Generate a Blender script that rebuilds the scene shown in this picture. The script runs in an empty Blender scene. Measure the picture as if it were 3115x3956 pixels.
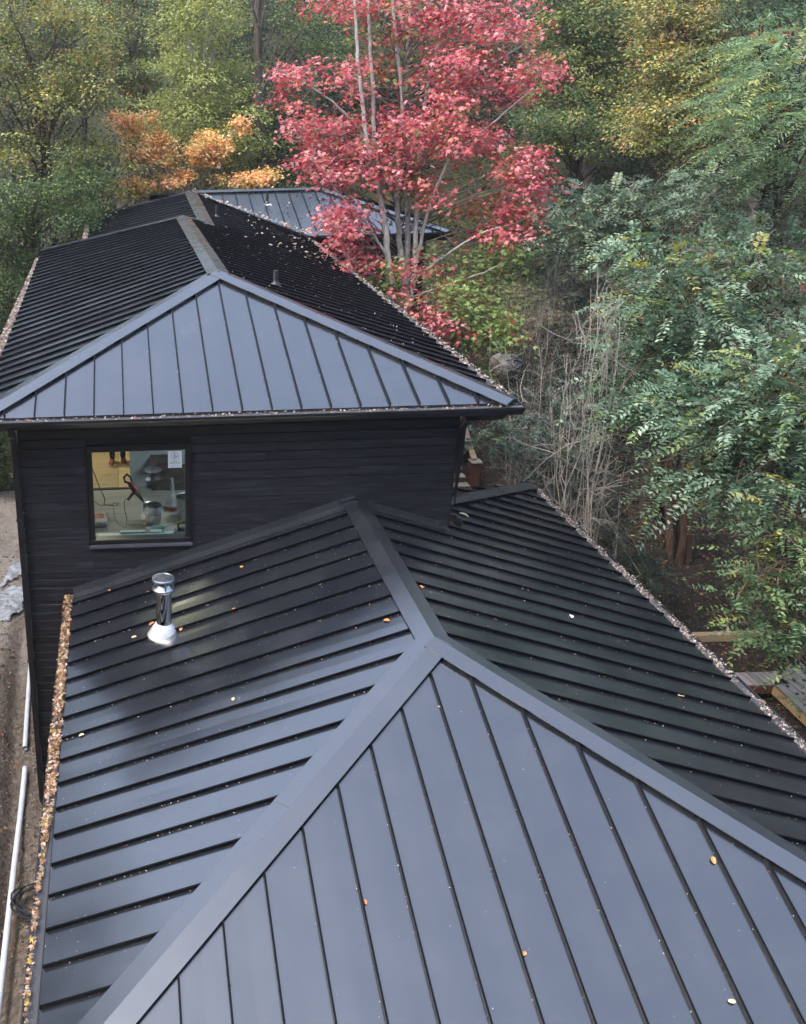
import bpy, math, random
import numpy as np
from mathutils import Vector, Matrix
random.seed(4); RNG = np.random.default_rng(11)
sc = bpy.context.scene
COL = sc.collection

# ---------------------------------------------------------------- camera, sky, sun, exposure
CAM = np.array([-3.3377, -9.3217, 7.1833])
CR = np.array([0.9993057, -0.0295167, -0.0227372])
CU = np.array([0.0322175, 0.3780185, 0.9252373])
CF = np.array([0.0187149, 0.9253274, -0.3787070])
FL, PX, PY = 3790.08, 567.94, 1873.91
cd = bpy.data.cameras.new('camera'); cam = bpy.data.objects.new('camera', cd); COL.objects.link(cam)
cam.matrix_world = Matrix(((CR[0], CU[0], -CF[0], CAM[0]), (CR[1], CU[1], -CF[1], CAM[1]), (CR[2], CU[2], -CF[2], CAM[2]), (0, 0, 0, 1)))
cd.sensor_fit = 'VERTICAL'; cd.sensor_height = 36; cd.lens = FL / 3956 * 36
cd.shift_x = (1557.5 - PX) / 3956; cd.shift_y = (PY - 1978) / 3956
cd.clip_start = .1; cd.clip_end = 600
sc.camera = cam

SUN_EL, SUN_AZ = math.radians(54), math.radians(250)     # azimuth clockwise from +Y
w = bpy.data.worlds.new('World'); sc.world = w; w.use_nodes = True
nt = w.node_tree; bg = nt.nodes['Background']
sky = nt.nodes.new('ShaderNodeTexSky'); sky.sky_type = 'NISHITA'; sky.sun_disc = False
sky.sun_elevation = SUN_EL; sky.sun_rotation = SUN_AZ; sky.air_density = 1.0; sky.dust_density = 3.0; sky.ozone_density = 1.5
hs = nt.nodes.new('ShaderNodeHueSaturation'); hs.inputs['Saturation'].default_value = .76; nt.links.new(sky.outputs[0], hs.inputs['Color']); nt.links.new(hs.outputs[0], bg.inputs[0]); bg.inputs[1].default_value = 0.15
sd = bpy.data.lights.new('sun', 'SUN'); sun = bpy.data.objects.new('sun', sd); COL.objects.link(sun)
sd.energy = 0.6; sd.angle = math.radians(40); sd.color = (1.0, .93, .82)
sv = Vector((math.sin(SUN_AZ) * math.cos(SUN_EL), math.cos(SUN_AZ) * math.cos(SUN_EL), math.sin(SUN_EL)))
sun.rotation_euler = sv.to_track_quat('Z', 'Y').to_euler(); sun.location = (0, -20, 40)
sc.view_settings.view_transform = 'Standard'; sc.view_settings.look = 'None'
sc.view_settings.exposure = 2.25; sc.view_settings.gamma = 1; sc.view_settings.use_curve_mapping = False
sc.render.engine = 'CYCLES'
cy = sc.cycles; cy.max_bounces = 6; cy.diffuse_bounces = 3; cy.glossy_bounces = 3; cy.transmission_bounces = 3
cy.transparent_max_bounces = 6; cy.use_denoising = True; cy.caustics_reflective = False; cy.caustics_refractive = False
cy.sample_clamp_indirect = 6

# ---------------------------------------------------------------- helpers
def ray(px, py): return CF + CR * (px - PX) / FL - CU * (py - PY) / FL
def at(px, py, D): return CAM + ray(px, py) * D
def onY(px, py, Y): d = ray(px, py); return CAM + d * (Y - CAM[1]) / d[1]
def onZ(px, py, Z): d = ray(px, py); return CAM + d * (Z - CAM[2]) / d[2]
def sst(a, b, x):
    t = np.clip((x - a) / (b - a), 0, 1); return t * t * (3 - 2 * t)

BASE = {}
def tag(o, label=None, cat=None, group=None, kind=None):
    if label: o['label'] = label
    if cat: o['category'] = cat
    if group: o['group'] = group
    if kind: o['kind'] = kind
    return o
def thing(name, label, cat, loc, group=None):
    o = bpy.data.objects.new(name, None); COL.objects.link(o); o.location = [float(c) for c in loc]
    o.empty_display_size = .2
    BASE[o.name] = np.array(loc, float); return tag(o, label, cat, group)
def mesh(name, V, F, mat, smooth=False, cols=None):
    V = np.asarray(V, np.float32).reshape(-1, 3); me = bpy.data.meshes.new(name)
    if isinstance(F, np.ndarray):
        n, k = F.shape
        me.vertices.add(len(V)); me.vertices.foreach_set('co', V.ravel())
        me.loops.add(n * k); me.loops.foreach_set('vertex_index', F.astype(np.int32).ravel())
        me.polygons.add(n); me.polygons.foreach_set('loop_start', np.arange(0, n * k, k, dtype=np.int32))
        me.polygons.foreach_set('loop_total', np.full(n, k, np.int32)); me.update(calc_edges=True)
    else:
        me.from_pydata(V.tolist(), [], F); me.update()
    if cols is not None:
        a = me.color_attributes.new('Col', 'FLOAT_COLOR', 'POINT')
        c = np.ones((len(V), 4), np.float32); c[:, :3] = cols; a.data.foreach_set('color', c.ravel())
    if smooth:
        me.polygons.foreach_set('use_smooth', [True] * len(me.polygons))
        if len(me.polygons) < 3000 and cols is None: me.set_sharp_from_angle(angle=math.radians(38))
    if mat: me.materials.append(mat)
    return me
def obj(name, V, F, mat, parent=None, smooth=False, cols=None, loc=None):
    """V in world coordinates; stored relative to the thing's base"""
    b = BASE.get(parent.name) if parent is not None else (np.array(loc, float) if loc is not None else None)
    V = np.asarray(V, float).reshape(-1, 3)
    if b is not None: V = V - b
    o = bpy.data.objects.new(name, mesh(name, V, F, mat, smooth, cols)); COL.objects.link(o)
    if parent is not None:
        o.parent = parent; BASE[o.name] = b
    elif loc is not None:
        o.location = [float(c) for c in loc]; BASE[o.name] = b
    else: BASE[o.name] = np.zeros(3)
    return o

class MB:
    def __init__(s): s.V = []; s.F = []
    def add(s, V, F):
        n = len(s.V); s.V += [tuple(map(float, v)) for v in V]; s.F += [tuple(i + n for i in f) for f in F]; return s
    def box(s, a, b):
        x0, y0, z0 = a; x1, y1, z1 = b
        return s.add([(x0,y0,z0),(x1,y0,z0),(x1,y1,z0),(x0,y1,z0),(x0,y0,z1),(x1,y0,z1),(x1,y1,z1),(x0,y1,z1)],
              [(0,3,2,1),(4,5,6,7),(0,1,5,4),(1,2,6,5),(2,3,7,6),(3,0,4,7)])
    def obox(s, c, ax, ay, az):   # centre and half-axis vectors
        c, ax, ay, az = map(np.array, (c, ax, ay, az)); V = []
        for k in (-1, 1):
            for i, j in ((-1,-1),(1,-1),(1,1),(-1,1)): V.append(c + i*ax + j*ay + k*az)
        return s.add(V, [(0,3,2,1),(4,5,6,7),(0,1,5,4),(1,2,6,5),(2,3,7,6),(3,0,4,7)])
    def beam(s, A, B, w, h, up=(0,0,1)):
        A, B = np.array(A, float), np.array(B, float); d = B - A; L = np.linalg.norm(d); d /= L
        sd_ = np.cross(d, up); sd_ /= np.linalg.norm(sd_); u = np.cross(sd_, d)
        return s.obox((A + B) / 2, d * L / 2, sd_ * w / 2, u * h / 2)
    def tube(s, pts, rad, n=8, caps=True, rot=0.0):
        pts = np.array(pts, float); m = len(pts); rad = np.broadcast_to(rad, (m,))
        T = np.gradient(pts, axis=0); T /= np.linalg.norm(T, axis=1)[:, None] + 1e-9
        ref = np.array([0, 0, 1.]) if abs(T[0][2]) < .9 else np.array([1., 0, 0]); V = []
        a = np.linspace(0, 2*math.pi, n, endpoint=False) + rot
        for i in range(m):
            u = np.cross(T[i], ref); u /= np.linalg.norm(u) + 1e-9; v = np.cross(T[i], u); ref = -np.cross(T[i], -np.cross(T[i], ref)) * -1 if False else ref
            V += [pts[i] + rad[i] * (math.cos(t) * u + math.sin(t) * v) for t in a]
        F = [(i*n+j, i*n+(j+1) % n, (i+1)*n+(j+1) % n, (i+1)*n+j) for i in range(m-1) for j in range(n)]
        if caps: F += [tuple(range(n-1, -1, -1)), tuple(range((m-1)*n, m*n))]
        return s.add(V, F)
    def lathe(s, c, prof, n=24, axis=None):
        c = np.array(c, float); V = []
        for r, z in prof:
            for j in range(n):
                t = 2*math.pi*j/n; V.append(c + np.array([r*math.cos(t), r*math.sin(t), z]))
        m = len(prof)
        F = [(i*n+j, i*n+(j+1) % n, (i+1)*n+(j+1) % n, (i+1)*n+j) for i in range(m-1) for j in range(n)]
        return s.add(V, F)
    def obj(s, name, mat, parent=None, smooth=False, loc=None): return obj(name, s.V, s.F, mat, parent, smooth, loc=loc)

def bevel(o, w=.004, seg=1):
    m = o.modifiers.new('bevel', 'BEVEL'); m.width = w; m.segments = seg; m.limit_method = 'ANGLE'; return o

# ---------------------------------------------------------------- materials
def newmat(name):
    m = bpy.data.materials.new(name); m.use_nodes = True; n = m.node_tree
    return m, n, n.nodes['Principled BSDF']
def N(n, t, **kw):
    x = n.nodes.new(t)
    for k, v in kw.items():
        if k in x.inputs: x.inputs[k].default_value = v
        else: setattr(x, k, v)
    return x
def ramp(n, fac, stops):
    r = n.nodes.new('ShaderNodeValToRGB'); e = r.color_ramp.elements
    e[0].position, e[0].color = stops[0][0], (*stops[0][1], 1); e[1].position, e[1].color = stops[-1][0], (*stops[-1][1], 1)
    for p, c in stops[1:-1]:
        q = e.new(p); q.color = (*c, 1)
    n.links.new(fac, r.inputs[0]); return r.outputs[0]
def math_(n, op, a, b=None, c=None):
    x = n.nodes.new('ShaderNodeMath'); x.operation = op
    for i, v in enumerate((a, b, c)):
        if v is None: continue
        if isinstance(v, (int, float)): x.inputs[i].default_value = v
        else: n.links.new(v, x.inputs[i])
    return x.outputs[0]
def mixc(n, f, a, b):
    x = n.nodes.new('ShaderNodeMix'); x.data_type = 'RGBA'
    for i, v in ((0, f), (6, a), (7, b)):
        if isinstance(v, (int, float)): x.inputs[i].default_value = v
        elif isinstance(v, tuple): x.inputs[i].default_value = (*v, 1)
        else: n.links.new(v, x.inputs[i])
    return x.outputs[2]
def bump(n, b, h, strength, dist=.01):
    x = n.nodes.new('ShaderNodeBump'); x.inputs['Strength'].default_value = strength; x.inputs['Distance'].default_value = dist
    n.links.new(h, x.inputs['Height']); n.links.new(x.outputs[0], b.inputs['Normal']); return x
def plain(name, col, rough=.6, metal=0, spec=.5, nscale=0, namp=.25, bstr=0, bscale=40):
    m, n, b = newmat(name); b.inputs['Roughness'].default_value = rough; b.inputs['Metallic'].default_value = metal
    b.inputs['Specular IOR Level'].default_value = spec
    if nscale:
        t = N(n, 'ShaderNodeTexNoise', Scale=nscale, Detail=6.0); tc = n.nodes.new('ShaderNodeTexCoord'); n.links.new(tc.outputs['Object'], t.inputs['Vector'])
        c0 = tuple(c*(1-namp) for c in col); c1 = tuple(min(1, c*(1+namp)) for c in col)
        n.links.new(ramp(n, t.outputs['Fac'], [(.3, c0), (.7, c1)]), b.inputs['Base Color'])
        if bstr:
            t2 = N(n, 'ShaderNodeTexNoise', Scale=bscale, Detail=4.0); n.links.new(tc.outputs['Object'], t2.inputs['Vector']); bump(n, b, t2.outputs['Fac'], bstr)
    else: b.inputs['Base Color'].default_value = (*col, 1)
    return m

def metal_roof(name, col, rough, ior, dust, oil=.25):
    m, n, b = newmat(name); tc = n.nodes.new('ShaderNodeTexCoord'); oi = n.nodes.new('ShaderNodeObjectInfo')
    sp = N(n, 'ShaderNodeTexNoise', Scale=9.0, Detail=1.5, Roughness=.5); n.links.new(tc.outputs['Object'], sp.inputs[0])
    mid = N(n, 'ShaderNodeTexNoise', Scale=1.7, Detail=2.0, Roughness=.5); n.links.new(tc.outputs['Object'], mid.inputs[0])
    film = ramp(n, mid.outputs['Fac'], [(.35, (0, 0, 0)), (.75, (1, 1, 1))])
    fine = ramp(n, sp.outputs['Fac'], [(.35, (0, 0, 0)), (.75, (1, 1, 1))])
    f = math_(n, 'ADD', math_(n, 'MULTIPLY', math_(n, 'MULTIPLY', film, fine), .035 * dust), math_(n, 'MULTIPLY', film, .008 * dust))
    n.links.new(mixc(n, f, col, (.34, .33, .32)), b.inputs['Base Color'])
    r = math_(n, 'ADD', math_(n, 'MULTIPLY', mid.outputs['Fac'], .16), rough - .08)
    r = math_(n, 'ADD', r, math_(n, 'MULTIPLY', oi.outputs['Random'], .03))
    n.links.new(r, b.inputs['Roughness']); b.inputs['IOR'].default_value = ior
    lo = N(n, 'ShaderNodeTexNoise', Scale=1.1, Detail=1.0); n.links.new(tc.outputs['Object'], lo.inputs[0])
    bump(n, b, lo.outputs['Fac'], oil, .02)
    return m
M = {}
M['roof'] = metal_roof('black_roof_metal', (.0075, .0095, .0135), .21, 2.3, .8, .35)
M['cap'] = metal_roof('black_trim_metal', (.012, .0145, .0185), .27, 2.35, .5, .5)
M['seam'] = metal_roof('darkened_seam_metal', (.003, .0035, .005), .35, 1.22, .0, 0)  # roof metal darkened: black reflections on the seam sides put into the colour
M['deck'] = plain('roof_underlay', (.01, .01, .012), .8)
M['gutter'] = plain('black_gutter_metal', (.010, .010, .012), .35, spec=.5, nscale=3)
M['guard'] = plain('gutter_guard_mesh', (.05, .05, .055), .5, nscale=90, namp=.6, bstr=.5, bscale=160)
M['galv'] = plain('galvanised_metal', (.88, .89, .90), .38, metal=.6, nscale=14, namp=.12)
M['polished'] = plain('polished_flue_metal', (.42, .42, .43), .05, metal=1)
M['capsteel'] = plain('weathered_steel', (.42, .44, .47), .34, metal=1, nscale=22, namp=.3)
M['pvc'] = plain('white_pvc', (.62, .64, .67), .35, nscale=5, namp=.1)
M['black'] = plain('black_plastic', (.012, .012, .013), .45)
M['rubber'] = plain('black_rubber', (.018, .018, .018), .7)
M['sealant'] = plain('white_sealant', (.75, .76, .78), .5)
M['wframe'] = plain('black_window_frame', (.010, .010, .011), .4)
M['sill'] = plain('grey_sill_metal', (.075, .075, .095), .4, nscale=4)
M['drywall'] = plain('grey_drywall', (.34, .37, .38), .85, nscale=3, namp=.1)
M['paper'] = plain('white_paper', (.85, .87, .9), .6)
M['ink'] = plain('dark_ink', (.03, .02, .04), .6)
M['inkpale'] = plain('pale_ink', (.35, .36, .42), .6)
M['jeans'] = plain('dark_jeans', (.03, .033, .045), .85, nscale=30, namp=.4)
M['shirt'] = plain('grey_shirt', (.12, .13, .14), .85, nscale=10)
M['skin'] = plain('skin', (.45, .27, .19), .5)
M['hair'] = plain('brown_hair', (.05, .03, .02), .7)
M['shoe'] = plain('red_shoe', (.30, .06, .04), .6)
M['sole'] = plain('pale_sole', (.7, .6, .55), .6)
M['red'] = plain('red_casing', (.17, .03, .03), .45)
M['yellow'] = plain('yellow_casing', (.6, .38, .03), .45)
M['steel'] = plain('bright_steel', (.6, .6, .6), .25, metal=1)
M['mint'] = plain('pale_plastic', (.62, .75, .72), .4)
M['brownbox'] = plain('dark_brown_board', (.06, .04, .032), .7, nscale=6)
M['bagpaper'] = plain('bag_paper', (.55, .5, .46), .7, nscale=20, namp=.3)
M['bagred'] = plain('bag_print_red', (.5, .08, .03), .6, nscale=20)
M['lamp'] = plain('lamp_glass', (1, .8, .5), .5)
M['lamp'].node_tree.nodes['Principled BSDF'].inputs['Emission Color'].default_value = (1, .66, .3, 1)
M['lamp'].node_tree.nodes['Principled BSDF'].inputs['Emission Strength'].default_value = 8

def wood(name, c0, c1, c2, rough, axis=0, sc_=1.0, bs=.4, knots=0.0, objco='Object'):
    m, n, b = newmat(name); tc = n.nodes.new('ShaderNodeTexCoord'); oi = n.nodes.new('ShaderNodeObjectInfo')
    mp = n.nodes.new('ShaderNodeMapping'); s = [22*sc_]*3; s[axis] = 1.6*sc_; mp.inputs['Scale'].default_value = s
    n.links.new(tc.outputs[objco], mp.inputs[0])
    ofs = n.nodes.new('ShaderNodeCombineXYZ'); k = math_(n, 'MULTIPLY', oi.outputs['Random'], 37.0)
    for i in range(3): n.links.new(k, ofs.inputs[i])
    n.links.new(ofs.outputs[0], mp.inputs['Location'])
    t = N(n, 'ShaderNodeTexNoise', Scale=1.0, Detail=8.0, Roughness=.7, Distortion=.6); n.links.new(mp.outputs[0], t.inputs[0])
    c = ramp(n, t.outputs['Fac'], [(.32, c0), (.5, c1), (.7, c2)])
    v = math_(n, 'ADD', math_(n, 'MULTIPLY', oi.outputs['Random'], .5), .75)
    hv = n.nodes.new('ShaderNodeHueSaturation'); n.links.new(v, hv.inputs['Value']); n.links.new(c, hv.inputs['Color']); out = hv.outputs[0]
    if knots:
        mp2 = n.nodes.new('ShaderNodeMapping'); s2 = [7.5]*3; s2[axis] = 3.2; mp2.inputs['Scale'].default_value = s2; n.links.new(tc.outputs[objco], mp2.inputs[0]); n.links.new(ofs.outputs[0], mp2.inputs['Location'])
        vo = N(n, 'ShaderNodeTexVoronoi', Scale=1.0); n.links.new(mp2.outputs[0], vo.inputs['Vector'])
        kn = ramp(n, vo.outputs['Distance'], [(.06, (1, 1, 1)), (.17, (0, 0, 0))])
        out = mixc(n, math_(n, 'MULTIPLY', kn, knots), out, tuple(x*.25 for x in c0))
    n.links.new(out, b.inputs['Base Color']); b.inputs['Roughness'].default_value = rough
    bump(n, b, t.outputs['Fac'], bs, .006); return m
M['board'] = wood('charred_board', (.004, .0045, .007), (.0095, .0105, .015), (.040, .043, .053), .5, 0, bs=.7, knots=.9)
M['ply'] = wood('plywood', (.40, .28, .14), (.50, .36, .19), (.58, .44, .25), .6, 0, .3, .1)
M['subfloor'] = wood('dusty_subfloor', (.20, .18, .155), (.26, .24, .21), (.33, .31, .28), .7, 0, .25, .15)
M['redwood'] = wood('brown_stained_wood', (.05, .022, .013), (.085, .038, .022), (.12, .055, .033), .6, 2)
M['tread'] = wood('weathered_tread', (.28, .24, .22), (.38, .34, .31), (.46, .42, .40), .7, 0)
M['newwood'] = wood('new_timber', (.36, .24, .12), (.46, .32, .17), (.55, .41, .24), .65, 0)
M['greywood'] = wood('grey_weathered_deck', (.12, .105, .10), (.19, .17, .16), (.27, .25, .24), .75, 1)
M['bark'] = wood('grey_bark', (.16, .145, .13), (.30, .28, .25), (.46, .44, .40), .85, 2, .5, .9)
M['darkbark'] = wood('dark_bark', (.028, .021, .017), (.055, .042, .034), (.10, .08, .068), .9, 2, .6, 1.0)
M['redbark'] = wood('reddish_bark', (.05, .03, .02), (.10, .058, .038), (.17, .11, .075), .85, 2, .7, .8)
M['mapletwig'] = plain('maple_twig', (.15, .125, .105), .85)
M['twig'] = plain('grey_twig', (.24, .22, .195), .85, nscale=3, namp=.35)

def leafmat(name, trans=.35, rough=.5, spec=.4):
    m, n, b = newmat(name); a = n.nodes.new('ShaderNodeAttribute'); a.attribute_name = 'Col'
    n.links.new(a.outputs['Color'], b.inputs['Base Color']); b.inputs['Roughness'].default_value = rough; b.inputs['Specular IOR Level'].default_value = spec
    t = n.nodes.new('ShaderNodeBsdfTranslucent'); mx = n.nodes.new('ShaderNodeMixShader'); mx.inputs[0].default_value = trans
    g = n.nodes.new('ShaderNodeHueSaturation'); g.inputs['Saturation'].default_value = 1.15; g.inputs['Value'].default_value = 1.1; n.links.new(a.outputs['Color'], g.inputs['Color'])
    n.links.new(g.outputs[0], t.inputs[0]); out = n.nodes['Material Output']
    n.links.new(b.outputs[0], mx.inputs[1]); n.links.new(t.outputs[0], mx.inputs[2]); n.links.new(mx.outputs[0], out.inputs['Surface']); return m
M['leaf'] = leafmat('leaf', .38, .55, .3)
M['glossleaf'] = leafmat('waxy_leaf', .28, .46, .5)
M['dryleaf'] = leafmat('dry_leaf', .15, .75, .2)

m, n, b = newmat('window_glass')
out = n.nodes['Material Output']; tr = n.nodes.new('ShaderNodeBsdfTransparent'); gl = n.nodes.new('ShaderNodeBsdfGlossy')
gl.inputs['Roughness'].default_value = .01; tr.inputs[0].default_value = (.86, .93, .92, 1)
fr = n.nodes.new('ShaderNodeFresnel'); fr.inputs[0].default_value = 1.75; mx = n.nodes.new('ShaderNodeMixShader')
n.links.new(fr.outputs[0], mx.inputs[0]); n.links.new(tr.outputs[0], mx.inputs[1]); n.links.new(gl.outputs[0], mx.inputs[2]); n.links.new(mx.outputs[0], out.inputs['Surface'])
M['glass'] = m
m, n, b = newmat('clear_plastic_sheet'); b.inputs['Base Color'].default_value = (.62, .65, .68, 1); b.inputs['Roughness'].default_value = .25
t = N(n, 'ShaderNodeTexNoise', Scale=7.0, Detail=8.0); tc = n.nodes.new('ShaderNodeTexCoord'); n.links.new(tc.outputs['Object'], t.inputs[0]); bump(n, b, t.outputs['Fac'], .8, .04)
n.links.new(ramp(n, t.outputs['Fac'], [(.3, (.22, .21, .20)), (.6, (.42, .44, .46))]), b.inputs['Base Color']); M['sheet'] = m

m, n, b = newmat('earth'); tc = n.nodes.new('ShaderNodeTexCoord'); sx = n.nodes.new('ShaderNodeSeparateXYZ'); n.links.new(tc.outputs['Object'], sx.inputs[0])
big = N(n, 'ShaderNodeTexNoise', Scale=.55, Detail=7.0, Roughness=.7); fin = N(n, 'ShaderNodeTexNoise', Scale=9.0, Detail=9.0, Roughness=.75); vor = N(n, 'ShaderNodeTexVoronoi', Scale=22.0)
for q in (big, fin, vor): n.links.new(tc.outputs['Object'], q.inputs['Vector'])
dirt = ramp(n, fin.outputs['Fac'], [(.28, (.05, .039, .03)), (.5, (.17, .135, .105)), (.72, (.34, .29, .24))])
sand = ramp(n, fin.outputs['Fac'], [(.25, (.20, .165, .13)), (.55, (.36, .31, .26)), (.8, (.50, .46, .41))])
soil = ramp(n, fin.outputs['Fac'], [(.28, (.020, .015, .011)), (.5, (.048, .036, .028)), (.75, (.12, .095, .075))])
moss = ramp(n, fin.outputs['Fac'], [(.3, (.014, .018, .008)), (.55, (.040, .042, .020)), (.75, (.085, .075, .042))])
leftm = math_(n, 'MULTIPLY', math_(n, 'LESS_THAN', sx.outputs['X'], -2.0), math_(n, 'LESS_THAN', sx.outputs['Y'], 18.5))
ys = math_(n, 'MULTIPLY', math_(n, 'SUBTRACT', math_(n, 'ADD', sx.outputs['Y'], math_(n, 'MULTIPLY', big.outputs['Fac'], 5.0)), 9.5), .35)
ys.node.use_clamp = True
lf = mixc(n, ys, dirt, sand)
mo = ramp(n, big.outputs['Fac'], [(.42, (0, 0, 0)), (.58, (1, 1, 1))])
far = math_(n, 'MULTIPLY', math_(n, 'SUBTRACT', sx.outputs['Y'], 16.0), .15); far.node.use_clamp = True
vf = math_(n, 'MULTIPLY', math_(n, 'SUBTRACT', sx.outputs['Y'], 24.0), .2); vf.node.use_clamp = True
rt = mixc(n, math_(n, 'MAXIMUM', vf, math_(n, 'MULTIPLY', mo, far)), soil, moss)
n.links.new(mixc(n, leftm, rt, lf), b.inputs['Base Color']); b.inputs['Roughness'].default_value = .95; b.inputs['Specular IOR Level'].default_value = .15
bump(n, b, math_(n, 'ADD', fin.outputs['Fac'], math_(n, 'MULTIPLY', vor.outputs['Distance'], .5)), .9, .06); M['earth'] = m
M['stone'] = plain('pale_stone', (.26, .24, .22), .9, nscale=6, namp=.5, bstr=.7, bscale=12)
M['pebble'] = leafmat('pebble', 0, .9, .2)

# ---------------------------------------------------------------- ground
TRX = [(-5.72, 9.2), (-5.55, 6.2), (-5.35, 3.6), (-5.22, 1.4)]   # trench line past the pipes
def gz(x, y):
    x = np.asarray(x, float); y = np.asarray(y, float)
    z = -4.25 + 4.1 * sst(8.5, 22, y) * sst(-.5, 2.5, x)
    z = z + .30 * np.maximum(0, y - 27) + .16 * np.maximum(0, y - 40)
    z = z + .30 * np.maximum(0, x - 15) * sst(12, 24, y) + .12 * np.maximum(0, -x - 12)
    return z
def gzd(x, y):
    z = gz(x, y)
    z = z + .05 * np.sin(x*1.9 + y*.7) * np.sin(y*1.3 - x) + .03 * np.sin(x*5.1 + 1) * np.sin(y*4.3)
    tx = np.interp(y, [t[1] for t in TRX[::-1]], [t[0] for t in TRX[::-1]])
    d = (x - tx + .10)
    near = sst(12, 9, y)
    z = z - near * .24 * np.exp(-(d/.15)**2) + near * .12 * np.exp(-((d+.38)/.18)**2) + near * .05*np.exp(-((x+6.9)/.5)**2)
    return z
def hit(px, py, off=0.0):
    d = ray(px, py); t = 5.0
    while t < 120:
        p = CAM + d*t
        if p[2] < gz(p[0], p[1]) + off: break
        t += .05
    return CAM + d*t
xs = np.concatenate([np.arange(-60, -9, 1.5), np.arange(-9, -4.4, .09), np.arange(-4.4, 5, 1.2), np.arange(5, 14, .3), np.arange(14, 70, 1.5)])
ys_ = np.concatenate([np.arange(-40, 0, 2.0), np.arange(0, 22, .14), np.arange(22, 40, .8), np.arange(40, 101, 3)])
X, Y = np.meshgrid(xs, ys_); Z = gzd(X, Y) + RNG.normal(0, .012, X.shape)
nx, ny = len(xs), len(ys_); I = (np.arange(ny-1)[:, None]*nx + np.arange(nx-1)[None]).ravel()
g = obj('ground', np.stack([X, Y, Z], -1).reshape(-1, 3), np.stack([I, I+1, I+nx+1, I+nx], 1), M['earth'], smooth=True); g['kind'] = 'structure'

# thin autumn haze
m = bpy.data.materials.new('haze'); m.use_nodes = True; n = m.node_tree; n.nodes.remove(n.nodes['Principled BSDF'])
v = n.nodes.new('ShaderNodeVolumePrincipled'); v.inputs['Color'].default_value = (.93, .95, 1, 1); v.inputs['Density'].default_value = .00045; v.inputs['Anisotropy'].default_value = .2
n.links.new(v.outputs[0], n.nodes['Material Output'].inputs['Volume'])
M['haze'] = m; hz = MB().box((-63, -43, -8), (73, 104, 62)).obj('haze', m); hz['kind'] = 'stuff'; hz['label'] = 'thin pale autumn haze over the clearing and woods'
# ---------------------------------------------------------------- house
W, S1 = 4.2306, .3276; H1 = W*S1; YW = 3.9256; YB = 7.586; SP = .4064
ZU, YE, XA, WU, DH = 3.0214, 3.4037, -1.7199, 3.6732, 3.7655
HU = WU*.316 + .029; XL, XR = XA-WU, XA+WU; L1, L2, X2 = 16.45, 21.818, -4.2398
XC = (X2+XR)/2; HW = (XR-X2)/2; ZE3 = ZU+.097; ZR3 = ZU+HW*.316+.069; XC3 = 2.8292; XR3 = XC3+HW; YE3 = L2-HW
WXL, WXR = -4.8811, 1.433; YB1 = YE+DH
house = thing('house', 'long black metal-roofed house with charred board siding seen from above', 'house', (0, 0, -4.3))

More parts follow.
